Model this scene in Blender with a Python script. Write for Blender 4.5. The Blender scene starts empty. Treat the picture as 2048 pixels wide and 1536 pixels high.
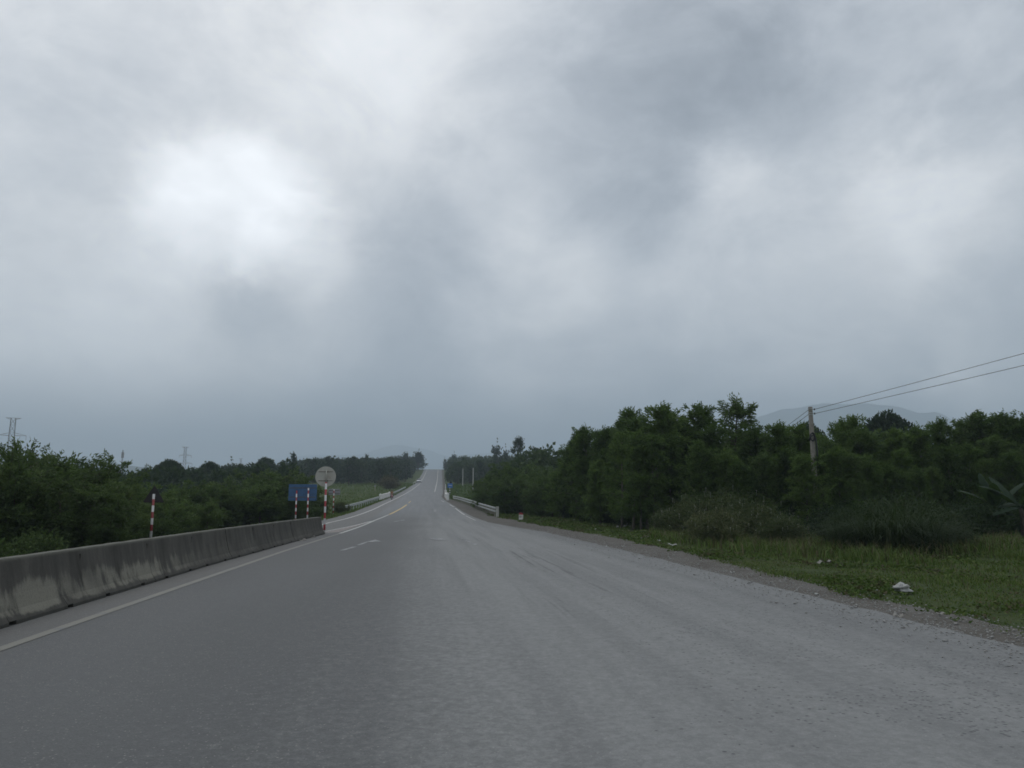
import bpy, math, random
import numpy as np
from mathutils import Vector, Matrix, noise as mnoise

random.seed(7)
RNG = np.random.default_rng(11)
scene = bpy.context.scene
COL = scene.collection

# ------------------------------------------------------------------ camera
FPX, CH = 1500.0, 1.6
PITCH = math.atan(235 / FPX)
YAW = math.atan(176 / FPX * math.cos(PITCH))
cam_d = bpy.data.cameras.new("camera")
cam = bpy.data.objects.new("camera", cam_d)
COL.objects.link(cam)
cam.location = (0, 0, CH)
cam.rotation_euler = (math.pi / 2 + PITCH, 0, -YAW)
cam_d.sensor_width = 36
cam_d.lens = 36 * FPX / 2048
cam_d.clip_start = 0.1
cam_d.clip_end = 40000
scene.camera = cam

# ------------------------------------------------------------------ view, world, sun
scene.view_settings.view_transform = 'Standard'
scene.view_settings.look = 'None'
scene.view_settings.exposure = 0.0
scene.view_settings.gamma = 1
scene.render.engine = 'CYCLES'
scene.cycles.max_bounces = 5
scene.cycles.diffuse_bounces = 4
scene.cycles.volume_bounces = 1
scene.cycles.pixel_filter_type = 'BLACKMAN_HARRIS'
scene.cycles.filter_width = 1.7

SUN_EL, SUN_AZ = math.radians(42), math.radians(-15)      # azimuth from +Y towards +X

Fv = Vector((math.sin(YAW) * math.cos(PITCH), math.cos(YAW) * math.cos(PITCH), math.sin(PITCH)))
Rv = Vector((math.cos(YAW), -math.sin(YAW), 0))
Uv = Rv.cross(Fv)


def ray(px, py):
    return Fv + Rv * ((px - 1024) / FPX) - Uv * ((py - 768) / FPX)


# cloud masses of the overcast, each with its bearing in the sky: (bearing, brightness, width)
CLOUDS = [
    ((60, 60), .14, 330), ((480, 395), .20, 95), ((585, 500), .10, 90), ((350, 465), .06, 90),
    ((620, 60), .08, 240), ((760, 180), .09, 120), ((950, 20), .12, 180), ((1330, 170), -.13, 230), ((1440, 300), -.10, 110), ((1180, 330), -.08, 120),
    ((1850, 240), -.10, 220), ((1700, 60), -.08, 200), ((1640, 490), .08, 190), ((1890, 420), .18, 105), ((1440, 340), .13, 50),
    ((1075, 530), .08, 100), ((800, 470), -.06, 130), ((860, 640), -.10, 150), ((1450, 640), .08, 200),
    ((490, 590), -.26, 75), ((230, 300), -.12, 190), ((420, 500), -.12, 48), ((120, 500), -.08, 150), ((330, 700), .20, 200),
    ((1700, 740), .04, 200), ((1985, 824), .45, 48), ((1905, 822), .2, 26), ((600, 780), -.08, 160), ((990, 730), .10, 110), ((1990, 620), -.08, 120),
    ((1560, 350), .08, 90), ((60, 800), .42, 260), ((1490, 815), -.14, 120), ((900, 890), -.06, 150),
]


RAGGED = [((470, 400), .34, 110), ((590, 500), .26, 85), ((370, 470), .18, 85), ((740, 140), .07, 90), ((1650, 480), .13, 200), ((1890, 410), .13, 110), ((1080, 540), .17, 105),
          ((1320, 180), -.10, 250), ((860, 630), -.07, 150), ((500, 590), -.12, 80), ((1440, 335), .10, 55), ((1240, 560), .06, 90), ((980, 720), .08, 110), ((250, 330), -.06, 150)]


def build_world():
    w = bpy.data.worlds.new("World")
    scene.world = w
    w.use_nodes = True
    nt = w.node_tree
    nt.nodes.clear()
    N, L = nt.nodes.new, nt.links.new

    def math_(op, a, b=None, c=None):
        n = N('ShaderNodeMath')
        n.operation = op
        for i, v in enumerate((a, b, c)):
            if v is None:
                continue
            if isinstance(v, (int, float)):
                n.inputs[i].default_value = v
            else:
                L(v, n.inputs[i])
        return n.outputs[0]

    def vmath(op, a, b=None, scale=None):
        n = N('ShaderNodeVectorMath')
        n.operation = op
        for i, v in enumerate((a, b)):
            if v is None:
                continue
            if isinstance(v, (tuple, Vector)):
                n.inputs[i].default_value = v
            else:
                L(v, n.inputs[i])
        if scale is not None:
            if isinstance(scale, (int, float)):
                n.inputs['Scale'].default_value = scale
            else:
                L(scale, n.inputs['Scale'])
        return n

    def noise(vec, sc, det=5, rough=.55):
        n = N('ShaderNodeTexNoise')
        L(vec, n.inputs['Vector'])
        n.inputs['Scale'].default_value = sc
        n.inputs['Detail'].default_value = det
        n.inputs['Roughness'].default_value = rough
        return n

    tc = N('ShaderNodeTexCoord')
    d = vmath('NORMALIZE', tc.outputs['Generated']).outputs[0]
    sep = N('ShaderNodeSeparateXYZ')
    L(d, sep.inputs[0])
    z = math_('MAXIMUM', sep.outputs['Z'], 0.0)
    # cloud-deck coordinates: bearings projected on a layer overhead, so clouds flatten to the horizon
    inv = math_('DIVIDE', 1.0, math_('ADD', z, 0.16))
    deck = vmath('SCALE', d, scale=inv).outputs[0]
    puff = vmath('MULTIPLY', d, (1.0, 1.0, 1.45)).outputs[0]
    n1 = noise(puff, 3.2, 6, .55)
    n2 = noise(puff, 8.5, 6, .6)
    off1 = vmath('SCALE', vmath('SUBTRACT', n1.outputs['Color'], (.5, .5, .5)).outputs[0], scale=.11).outputs[0]
    off2 = vmath('SCALE', vmath('SUBTRACT', n2.outputs['Color'], (.5, .5, .5)).outputs[0], scale=.13).outputs[0]
    n5 = noise(puff, 22, 6, .65)
    off3 = vmath('SCALE', vmath('SUBTRACT', n5.outputs['Color'], (.5, .5, .5)).outputs[0], scale=.07).outputs[0]
    offs = vmath('ADD', vmath('ADD', off1, off2).outputs[0], off3).outputs[0]
    dw = vmath('NORMALIZE', vmath('ADD', d, offs).outputs[0]).outputs[0]
    acc = None
    for (p, amp, wid) in CLOUDS:
        dk = ray(*p).normalized()
        k = (FPX / wid) ** 2 * .8
        dot = vmath('DOT_PRODUCT', dw, dk).outputs['Value']
        e = math_('EXPONENT', math_('MULTIPLY_ADD', dot, k, -k))
        acc = math_('MULTIPLY', e, amp) if acc is None else math_('MULTIPLY_ADD', e, amp, acc)
    # the same overcast's torn openings and heavy patches: ragged edges
    rn = noise(puff, 7.5, 9, .6)
    rn.inputs['Distortion'].default_value = .35
    rag = math_('MULTIPLY', math_('SUBTRACT', rn.outputs['Fac'], .5), 1.9)
    for (p, amp, wid) in RAGGED:
        dk = ray(*p).normalized()
        k = (FPX / wid) ** 2 * .8
        dot = vmath('DOT_PRODUCT', d, dk).outputs['Value']
        e = math_('EXPONENT', math_('MULTIPLY_ADD', dot, k, -k))
        q = N('ShaderNodeMapRange')
        q.interpolation_type = 'SMOOTHSTEP'
        L(math_('MULTIPLY', e, math_('ADD', rag, 1.0)), q.inputs['Value'])
        q.inputs['From Min'].default_value = .30
        q.inputs['From Max'].default_value = .85
        q.inputs['To Max'].default_value = amp
        acc = math_('ADD', acc, q.outputs[0])
    # general level: darker towards the horizon, brighter overhead
    mr = N('ShaderNodeMapRange')
    mr.interpolation_type = 'SMOOTHSTEP'
    L(z, mr.inputs['Value'])
    mr.inputs['From Min'].default_value = 0.05
    mr.inputs['From Max'].default_value = 0.17
    mr.inputs['To Min'].default_value = .34
    mr.inputs['To Max'].default_value = .76
    mz = N('ShaderNodeMapRange')
    mz.interpolation_type = 'SMOOTHSTEP'
    L(z, mz.inputs['Value'])
    mz.inputs['From Min'].default_value = 0.55
    mz.inputs['From Max'].default_value = 1.0
    mz.inputs['To Min'].default_value = 0
    mz.inputs['To Max'].default_value = .15
    n3 = noise(puff, 5.5, 8, .62)
    n3.inputs['Distortion'].default_value = .5
    n4 = noise(puff, 17, 6, .62)
    crisp = N('ShaderNodeMapRange')
    crisp.interpolation_type = 'SMOOTHSTEP'
    L(n3.outputs['Fac'], crisp.inputs['Value'])
    crisp.inputs['From Min'].default_value = .36
    crisp.inputs['From Max'].default_value = .66
    crisp.inputs['To Min'].default_value = -.065
    crisp.inputs['To Max'].default_value = .09
    var = crisp.outputs[0]
    var = math_('MULTIPLY_ADD', math_('SUBTRACT', n4.outputs['Fac'], .5), .27, var)
    b = math_('ADD', math_('ADD', mr.outputs[0], mz.outputs[0]), math_('ADD', acc, var))
    b = math_('MAXIMUM', b, .12)
    tf = N('ShaderNodeMapRange')
    L(b, tf.inputs['Value'])
    tf.inputs['From Min'].default_value = .35
    tf.inputs['From Max'].default_value = 1.0
    tint = N('ShaderNodeMix')                                # thick cloud is bluer than thin
    tint.data_type = 'RGBA'
    L(tf.outputs[0], tint.inputs['Factor'])
    tint.inputs['A'].default_value = (.90, .985, 1.105, 1)
    tint.inputs['B'].default_value = (.98, 1.0, 1.022, 1)
    cloud = vmath('SCALE', tint.outputs['Result'], scale=b).outputs[0]
    sky = N('ShaderNodeTexSky')
    sky.sky_type = 'NISHITA'
    sky.sun_disc = False
    sky.sun_elevation = SUN_EL
    sky.sun_rotation = SUN_AZ
    sc = vmath('SCALE', cloud, scale=10.0).outputs[0]
    mix = N('ShaderNodeMix')
    mix.data_type = 'RGBA'
    mix.inputs['Factor'].default_value = .05          # thin breaks in the overcast
    L(sc, mix.inputs['A'])
    L(sky.outputs[0], mix.inputs['B'])
    bg = N('ShaderNodeBackground')
    bg.inputs['Strength'].default_value = .1
    L(mix.outputs['Result'], bg.inputs['Color'])
    out = N('ShaderNodeOutputWorld')
    L(bg.outputs[0], out.inputs['Surface'])


build_world()

sun_d = bpy.data.lights.new("sun", 'SUN')
sun_d.energy = .5
sun_d.angle = math.radians(25)
sun_d.color = (1, .96, .9)
sun = bpy.data.objects.new("sun", sun_d)
COL.objects.link(sun)
sv = Vector((math.sin(SUN_AZ) * math.cos(SUN_EL), math.cos(SUN_AZ) * math.cos(SUN_EL), math.sin(SUN_EL)))
sun.rotation_euler = sv.to_track_quat('Z', 'Y').to_euler()

# ------------------------------------------------------------------ lie of the land
PYS = [-50, 45, 65, 80, 100, 140, 165, 200, 260, 328, 430, 520, 570, 640, 800, 1200]
PZS = [0, 0, .15, .38, .85, 1.95, 2.75, 4.1, 6.7, 9.9, 16.4, 23.2, 24.8, 23.5, 16, 10]


def _slopes(xs, zs):
    h = np.diff(xs)
    d = np.diff(zs) / h
    m = np.zeros(len(xs))
    for i in range(1, len(xs) - 1):
        if d[i - 1] * d[i] > 0:
            m[i] = (h[i - 1] + h[i]) / (h[i - 1] / d[i - 1] + h[i] / d[i])
    return m


PMS = _slopes(PYS, PZS)


def prof(y):
    if y <= PYS[0]:
        return PZS[0]
    if y >= PYS[-1]:
        return PZS[-1]
    i = int(np.searchsorted(PYS, y)) - 1
    h = PYS[i + 1] - PYS[i]
    t = (y - PYS[i]) / h
    return ((2 * t ** 3 - 3 * t * t + 1) * PZS[i] + (t ** 3 - 2 * t * t + t) * h * PMS[i]
            + (3 * t * t - 2 * t ** 3) * PZS[i + 1] + (t ** 3 - t * t) * h * PMS[i + 1])


def tab(*pts):
    xs, zs = [p[0] for p in pts], [p[1] for p in pts]
    return lambda y: float(np.interp(y, xs, zs))


XL = tab((-50, -10.2), (40, -9.6), (66, -8.3), (86, -7.8), (117, -7.4), (188, -6.3), (241, -5.1), (313, -3.4), (414, -2.0), (520, -.1), (640, 3.0), (1200, 20))
XR = tab((-50, 6.5), (24, 6.5), (40, 6.25), (47, 5.6), (56, 4.75), (68, 4.45), (100, 4.2), (127, 3.75), (160, 3.6), (185, 4.5), (254, 6.1), (371, 8.7), (520, 11.6), (640, 14.5), (1200, 30))
XD = tab((-50, 7.3), (12, 7.35), (17, 7.6), (23, 8.2), (36, 8.3), (56, 7.6), (70, 6.5), (100, 6.2), (122, 5.8), (137, 4.9), (150, 4.4), (185, 5.0), (254, 6.9), (371, 9.7), (520, 12.8), (640, 15.5), (1200, 31))   # outer edge of the dirt shoulder


def sstep(t):
    t = min(1, max(0, t))
    return t * t * (3 - 2 * t)


def gz(x, y):
    w = 1 - .55 * sstep((abs(x) - 110) / 500)
    if x < 0 and y > 60:
        w *= 1 - .62 * sstep((-x / y - .15) / .17)
    z = prof(y) * w
    z -= .03 * max(0, -5 - x) * (1 if y < 75 else max(0, 1 - (y - 75) / 50))if x > -12 else .21 * (1 if y < 75 else max(0, 1 - (y - 75) / 50))
    dl = XL(y) - .8 - x
    if dl > 0:
        a = 2.0 - 1.5 * sstep((y - 75) / 55) - .5 * sstep((y - 180) / 80)
        z -= a * sstep(dl / 9)
    dr = x - XD(y) - .6
    if dr > 0:
        f = sstep(dr / 4)
        z += f * (.10 * mnoise.noise(Vector((x * .22, y * .22, 3))) + .05 * mnoise.noise(Vector((x * .8, y * .8, 9)))) * (1 if y < 160 else .3)
        z -= .10 * f
    return z


def at(px, py, y):
    """the place seen in direction (px, py) at y metres up the road"""
    d = ray(px, py)
    return Vector((d.x / d.y * y, y, CH + d.z / d.y * y))


def ground(px, py):
    d = ray(px, py)
    d = d / d.y
    y = 4.0
    while y < 700:
        y1 = y * 1.01
        if CH + d.z * y1 < gz(d.x * y1, y1):
            break
        y = y1
    lo, hi = y, y * 1.01
    for _ in range(25):
        m = (lo + hi) / 2
        if CH + d.z * m < gz(d.x * m, m):
            hi = m
        else:
            lo = m
    return Vector((d.x * lo, lo, gz(d.x * lo, lo)))


# ------------------------------------------------------------------ object helpers
def tag(o, label=None, cat=None, group=None, kind=None):
    for k, v in (('label', label), ('category', cat), ('group', group), ('kind', kind)):
        if v:
            o[k] = v
    return o


def link(name, me, mat=None, parent=None, loc=None):
    o = bpy.data.objects.new(name, me)
    COL.objects.link(o)
    if mat is not None and me is not None and not me.materials:
        me.materials.append(mat)
    if parent:
        o.parent = parent
    if loc is not None:
        o.location = loc
    return o


def empty(name, loc=(0, 0, 0), rz=0):
    o = bpy.data.objects.new(name, None)
    COL.objects.link(o)
    o.location = loc
    o.rotation_euler = (0, 0, rz)
    o.empty_display_size = .2
    return o


def np_mesh(name, V, Fc, smooth=False):
    V = np.asarray(V, dtype=np.float32)
    Fc = np.asarray(Fc, dtype=np.int32)
    me = bpy.data.meshes.new(name)
    nf, k = Fc.shape
    me.vertices.add(len(V))
    me.vertices.foreach_set('co', V.ravel())
    me.loops.add(nf * k)
    me.loops.foreach_set('vertex_index', Fc.ravel())
    me.polygons.add(nf)
    me.polygons.foreach_set('loop_start', np.arange(0, nf * k, k, dtype=np.int32))
    me.polygons.foreach_set('loop_total', np.full(nf, k, dtype=np.int32))
    if smooth:
        me.polygons.foreach_set('use_smooth', np.ones(nf, dtype=bool))
    me.update(calc_edges=True)
    me.validate()
    return me


class MB:
    """collects boxes, tubes, lathes and extrusions into one mesh"""

    def __init__(s):
        s.v, s.f, s.sm = [], [], []

    def add(s, vs, fs, smooth=False):
        b = len(s.v)
        s.v += [tuple(v) for v in vs]
        s.f += [tuple(i + b for i in f) for f in fs]
        s.sm += [smooth] * len(fs)

    def box(s, c, d, rz=0, bev=0):
        cx, cy, cz = c
        hx, hy, hz = d[0] / 2, d[1] / 2, d[2] / 2
        ca, sa = math.cos(rz), math.sin(rz)
        if bev <= 0:
            pts = [(x, y, z) for z in (-hz, hz) for (x, y) in ((-hx, -hy), (hx, -hy), (hx, hy), (-hx, hy))]
            fs = [(3, 2, 1, 0), (4, 5, 6, 7), (0, 1, 5, 4), (1, 2, 6, 5), (2, 3, 7, 6), (3, 0, 4, 7)]
        else:
            pts, fs = [], []
            rings = [(-hz, bev), (-hz + bev, 0), (hz - bev, 0), (hz, bev)]
            for (z, ins) in rings:
                ax, ay = hx - ins, hy - ins
                e = min(bev, ax, ay)
                pts += [(ax - e, -ay, z), (ax, -ay + e, z), (ax, ay - e, z), (ax - e, ay, z), (-ax + e, ay, z), (-ax, ay - e, z), (-ax, -ay + e, z), (-ax + e, -ay, z)]
            for r in range(3):
                for k in range(8):
                    fs.append((r * 8 + k, r * 8 + (k + 1) % 8, r * 8 + 8 + (k + 1) % 8, r * 8 + 8 + k))
            fs += [tuple(range(7, -1, -1)), tuple(range(24, 32))]
        s.add([(cx + x * ca - y * sa, cy + x * sa + y * ca, cz + z) for (x, y, z) in pts], fs)

    def tube(s, pts, rad, seg=8, cap=True, smooth=True):
        pts = [Vector(p) for p in pts]
        n = len(pts)
        rs = rad if isinstance(rad, (list, tuple)) else [rad] * n
        up = Vector((0, 0, 1))
        vs, prev = [], None
        for i, p in enumerate(pts):
            t = (pts[min(i + 1, n - 1)] - pts[max(i - 1, 0)]).normalized()
            if prev is None:
                a = t.cross(up)
                if a.length < .05:
                    a = t.cross(Vector((1, 0, 0)))
            else:
                a = prev - t * prev.dot(t)
            a.normalize()
            prev = a
            b = t.cross(a)
            for k in range(seg):
                th = 2 * math.pi * k / seg
                vs.append(p + a * (rs[i] * math.cos(th)) + b * (rs[i] * math.sin(th)))
        fs = [(i * seg + k, i * seg + (k + 1) % seg, (i + 1) * seg + (k + 1) % seg, (i + 1) * seg + k) for i in range(n - 1) for k in range(seg)]
        if cap:
            fs += [tuple(range(seg - 1, -1, -1)), tuple(range((n - 1) * seg, n * seg))]
        s.add(vs, fs, smooth)

    def loft(s, rings, cap=True, smooth=False):
        m = len(rings[0])
        vs = [p for r in rings for p in r]
        fs = [(i * m + k, i * m + (k + 1) % m, (i + 1) * m + (k + 1) % m, (i + 1) * m + k) for i in range(len(rings) - 1) for k in range(m)]
        if cap:
            fs += [tuple(range(m - 1, -1, -1)), tuple(range((len(rings) - 1) * m, len(rings) * m))]
        s.add(vs, fs, smooth)

    def disc(s, c, r, th, axis='Y', seg=40, bev=.006):
        """a round plate"""
        rings = []
        for (o, rr) in ((-th / 2, r - bev), (-th / 2 + bev * .5, r), (th / 2 - bev * .5, r), (th / 2, r - bev)):
            ring = []
            for k in range(seg):
                a = 2 * math.pi * k / seg
                u, v = rr * math.cos(a), rr * math.sin(a)
                if axis == 'Y':
                    ring.append((c[0] + u, c[1] + o, c[2] + v))
                elif axis == 'X':
                    ring.append((c[0] + o, c[1] + u, c[2] + v))
                else:
                    ring.append((c[0] + u, c[1] + v, c[2] + o))
            rings.append(ring)
        s.loft(rings)

    def mesh(s, name):
        me = bpy.data.meshes.new(name)
        me.from_pydata(s.v, [], s.f)
        me.polygons.foreach_set('use_smooth', s.sm)
        me.update()
        import bmesh
        bm = bmesh.new()
        bm.from_mesh(me)
        bmesh.ops.recalc_face_normals(bm, faces=bm.faces)
        bm.to_mesh(me)
        bm.free()
        return me

    def build(s, name, mat, parent=None, loc=None):
        return link(name, s.mesh(name), mat, parent, loc)


def copy_tree(o, parent=None):
    c = o.copy()
    COL.objects.link(c)
    if parent:
        c.parent = parent
    for ch in [x for x in o.children]:
        copy_tree(ch, c)
    return c


# ------------------------------------------------------------------ materials
class Mat:
    def __init__(s, name):
        s.m = bpy.data.materials.new(name)
        s.m.use_nodes = True
        s.nt = s.m.node_tree
        s.nt.nodes.clear()
        s.out = s.N('ShaderNodeOutputMaterial')
        s.tc = s.N('ShaderNodeTexCoord')
        s.geo = None

    def N(s, t):
        return s.nt.nodes.new(t)

    def L(s, a, b):
        s.nt.links.new(a, b)

    def put(s, sock, v):
        if isinstance(v, (int, float)):
            sock.default_value = v
        elif isinstance(v, (tuple, list, Vector)):
            v = tuple(v)
            sock.default_value = (*v, 1) if len(sock.default_value) == 4 and len(v) == 3 else v
        else:
            s.L(v, sock)

    def pos(s):
        if s.geo is None:
            s.geo = s.N('ShaderNodeNewGeometry')
        return s.geo.outputs['Position']

    def noise(s, sc, det=4, rough=.55, vec=None, col=False, scale3=None):
        v = s.tc.outputs['Object'] if vec is None else vec
        if scale3:
            mp = s.N('ShaderNodeMapping')
            s.L(v, mp.inputs[0])
            mp.inputs['Scale'].default_value = scale3
            v = mp.outputs[0]
        n = s.N('ShaderNodeTexNoise')
        s.L(v, n.inputs['Vector'])
        n.inputs['Scale'].default_value = sc
        n.inputs['Detail'].default_value = det
        n.inputs['Roughness'].default_value = rough
        return n.outputs['Color' if col else 'Fac']

    def voro(s, sc, vec=None, feature='F1', out='Distance', scale3=None):
        v = s.tc.outputs['Object'] if vec is None else vec
        if scale3:
            mp = s.N('ShaderNodeMapping')
            s.L(v, mp.inputs[0])
            mp.inputs['Scale'].default_value = scale3
            v = mp.outputs[0]
        n = s.N('ShaderNodeTexVoronoi')
        n.feature = feature
        s.L(v, n.inputs['Vector'])
        n.inputs['Scale'].default_value = sc
        return n.outputs[out]

    def math(s, op, a, b=None, c=None, clamp=False):
        n = s.N('ShaderNodeMath')
        n.operation = op
        n.use_clamp = clamp
        for i, v in enumerate((a, b, c)):
            if v is not None:
                s.put(n.inputs[i], v)
        return n.outputs[0]

    def range(s, v, a, b, lo=0, hi=1, smooth=True):
        n = s.N('ShaderNodeMapRange')
        if smooth:
            n.interpolation_type = 'SMOOTHSTEP'
        s.put(n.inputs['Value'], v)
        for k, x in (('From Min', a), ('From Max', b), ('To Min', lo), ('To Max', hi)):
            n.inputs[k].default_value = x
        return n.outputs[0]

    def mix(s, f, a, b, mode='MIX'):
        n = s.N('ShaderNodeMix')
        n.data_type = 'RGBA'
        n.blend_type = mode
        s.put(n.inputs['Factor'], f)
        s.put(n.inputs['A'], a)
        s.put(n.inputs['B'], b)
        return n.outputs['Result']

    def ramp(s, f, *stops):
        n = s.N('ShaderNodeValToRGB')
        s.put(n.inputs[0], f)
        e = n.color_ramp.elements
        while len(e) < len(stops):
            e.new(.5)
        for i, (p, c) in enumerate(stops):
            e[i].position = p
            e[i].color = (*c, 1)
        return n.outputs[0]

    def sep(s, v):
        n = s.N('ShaderNodeSeparateXYZ')
        s.L(v, n.inputs[0])
        return n.outputs

    def bump(s, h, st=.3, dist=.02):
        n = s.N('ShaderNodeBump')
        n.inputs['Strength'].default_value = st
        n.inputs['Distance'].default_value = dist
        s.L(h, n.inputs['Height'])
        return n.outputs[0]

    def principled(s, col, rough=.6, metal=0, spec=.5, normal=None, **kw):
        n = s.N('ShaderNodeBsdfPrincipled')
        s.put(n.inputs['Base Color'], col)
        s.put(n.inputs['Roughness'], rough)
        s.put(n.inputs['Metallic'], metal)
        s.put(n.inputs['Specular IOR Level'], spec)
        if normal is not None:
            s.L(normal, n.inputs['Normal'])
        for k, v in kw.items():
            s.put(n.inputs[k.replace('_', ' ')], v)
        s.L(n.outputs[0], s.out.inputs['Surface'])
        return s.m


def paint(name, col, rough=.5, dirt=(.12, .11, .09), amt=.5, sc=6, metal=0, spec=.5):
    m = Mat(name)
    n = m.noise(sc, 6, .65)
    n2 = m.noise(sc * 7, 3)
    f = m.math('MULTIPLY', m.range(n, .45, .72), amt)
    c = m.mix(f, col, dirt)
    c = m.mix(m.math('MULTIPLY', m.range(n2, .4, .7), .12), c, (.02, .02, .02))
    return m.principled(c, m.range(n, .3, .7, rough - .1, rough + .15), metal, spec)


def stripes(name, a, b, band, phase=0.0):
    """bands painted up a post, with scuffs"""
    m = Mat(name)
    z = m.sep(m.tc.outputs['Object'])[2]
    t = m.math('FRACT', m.math('MULTIPLY_ADD', z, 1 / (2 * band), phase))
    f = m.range(t, .49, .51)
    f2 = m.math('GREATER_THAN', t, .995)
    c = m.mix(m.math('SUBTRACT', f, f2, clamp=True), a, b)
    n = m.noise(9, 5, .7)
    c = m.mix(m.math('MULTIPLY', m.range(n, .52, .75), .55), c, (.16, .14, .12))
    return m.principled(c, .55)


def leaf_mat(name, c0, c1, c2, trans=.25, patch=.55):
    """leaves that differ one from another"""
    m = Mat(name)
    g = m.N('ShaderNodeNewGeometry')
    oi = m.N('ShaderNodeObjectInfo')
    r = g.outputs['Random Per Island']
    n = m.noise(patch, 3, .6, vec=g.outputs['Position'])
    t = m.math('ADD', m.math('MULTIPLY', r, .55), m.math('ADD', m.math('MULTIPLY', n, .5), m.math('MULTIPLY_ADD', oi.outputs['Random'], .46, -.1)))
    c = m.ramp(m.math('MULTIPLY', t, .85), (.18, c0), (.52, c1), (.95, c2))
    d = m.N('ShaderNodeBsdfPrincipled')
    m.L(c, d.inputs['Base Color'])
    d.inputs['Roughness'].default_value = .7
    d.inputs['Specular IOR Level'].default_value = .15
    tr = m.N('ShaderNodeBsdfTranslucent')
    m.L(m.mix(.5, c, (.07, .13, .01)), tr.inputs['Color'])
    mx = m.N('ShaderNodeMixShader')
    mx.inputs[0].default_value = trans
    m.L(d.outputs[0], mx.inputs[1])
    m.L(tr.outputs[0], mx.inputs[2])
    m.L(mx.outputs[0], m.out.inputs['Surface'])
    return m.m


def bark_mat(name, a, b):
    m = Mat(name)
    n = m.noise(5, 6, .65, scale3=(3, 3, .6))
    return m.principled(m.mix(m.range(n, .35, .68), a, b), .9, 0, .2, m.bump(n, .5, .02))


def asphalt():
    m = Mat('asphalt')
    P = m.pos()
    x, y, _ = m.sep(P)
    streak = m.noise(1.0, 5, .6, vec=P, scale3=(1.5, .045, 1))
    broad = m.noise(.22, 4, .55, vec=P, scale3=(1, .3, 1))
    # right half of the junction is stripped, stony and paler; the running lane beside the barrier is smooth and dark
    wob = m.math('MULTIPLY', m.math('SUBTRACT', m.noise(.35, 3, .5, vec=P, scale3=(1, .25, 1)), .5), 2.2)
    xr = m.math('ADD', x, wob)
    coarse = m.noise(12, 7, .8, vec=P)
    side = m.range(m.math('ADD', xr, m.math('MULTIPLY', m.math('SUBTRACT', coarse, .5), 3.2)), -1.7, 1.4)
    side = m.math('MULTIPLY', side, m.range(y, 150, 60, .7, 1))
    base = m.mix(side, (.093, .097, .097), (.292, .296, .29))
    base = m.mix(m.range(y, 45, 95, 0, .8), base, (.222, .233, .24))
    # edge strip dusty with gravel fines
    base = m.mix(m.math('MULTIPLY', m.range(xr, 4.0, 6.5), .45), base, (.185, .19, .188))
    base = m.mix(m.math('MULTIPLY', m.range(x, -4.3, -4.8), .7), base, (.15, .146, .135))
    base = m.mix(m.math('MULTIPLY', m.range(streak, .40, .66), .6), base, m.mix(.5, base, (.10, .102, .108)))
    base = m.mix(m.math('MULTIPLY', m.range(broad, .42, .75), .30), base, m.mix(.6, base, (.22, .225, .225)))
    # black rubbed wheel streaks bending out to the right
    tr = m.noise(1.0, 4, .7, vec=P, scale3=(3.2, .07, 1))
    trm = m.math('MULTIPLY', m.range(tr, .56, .68), m.math('MULTIPLY', m.range(x, .8, 2.2), m.range(x, 4.6, 3.2)))
    trm = m.math('MULTIPLY', trm, m.math('MULTIPLY', m.range(y, 9, 14), m.range(y, 36, 26)))
    base = m.mix(m.math('MULTIPLY', trm, .62), base, (.07, .072, .078))
    # stones in the surface
    v = m.N('ShaderNodeTexVoronoi')
    m.L(P, v.inputs['Vector'])
    v.inputs['Scale'].default_value = 95
    st = m.sep(v.outputs['Color'])[0]
    base = m.mix(m.math('MULTIPLY', m.range(st, .1, .9, smooth=False), .36), m.mix(.25, base, (.03, .03, .032)), m.mix(.22, base, (.34, .34, .33)))
    sp = m.sep(v.outputs['Color'])[1]
    base = m.mix(m.math('MULTIPLY', m.math('GREATER_THAN', sp, .988), .4), base, (.40, .39, .36))
    base = m.mix(m.math('MULTIPLY', m.range(coarse, .62, .36), m.math('MULTIPLY_ADD', side, .34, .14)), base, m.mix(.5, base, (.04, .042, .046)))
    base = m.mix(m.math('MULTIPLY', m.range(coarse, .52, .74), .22), base, m.mix(.4, base, (.42, .42, .40)))
    # plucked-out pits: many on the stony right, few on the left
    pz = m.N('ShaderNodeTexVoronoi')
    m.L(P, pz.inputs['Vector'])
    pz.inputs['Scale'].default_value = 27
    pit = m.sep(pz.outputs['Color'])[0]
    clus = m.noise(.8, 4, .62, vec=P)
    thr = m.math('SUBTRACT', 1.02, m.math('MULTIPLY', m.math('MULTIPLY', m.range(xr, .6, 5.5), m.range(clus, .36, .64)), .36))
    pm = m.math('MULTIPLY', m.math('GREATER_THAN', pit, thr), m.range(pz.outputs['Distance'], .48, .26))
    base = m.mix(m.math('MULTIPLY', pm, .68), base, (.05, .052, .058))
    # sealed cracks and patches
    h = m.math('ADD', m.math('MULTIPLY', v.outputs['Distance'], .6), m.math('MULTIPLY', pm, -1.2))
    return m.principled(base, m.math('SUBTRACT', .86, m.math('MULTIPLY', m.math('SUBTRACT', 1, side), .10)), 0, .32, m.bump(h, .5, .01))


def road_paint(name, col, wear=.5):
    m = Mat(name)
    P = m.pos()
    n = m.noise(2.2, 6, .72, vec=P)
    n2 = m.noise(45, 3, .6, vec=P)
    f = m.math('ADD', m.math('MULTIPLY', n, .75), m.math('MULTIPLY', n2, .45))
    c = m.mix(m.range(f, .92 - wear * .55, 1.05 - wear * .5), col, (.15, .155, .16))
    return m.principled(c, .7, 0, .3)


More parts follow.
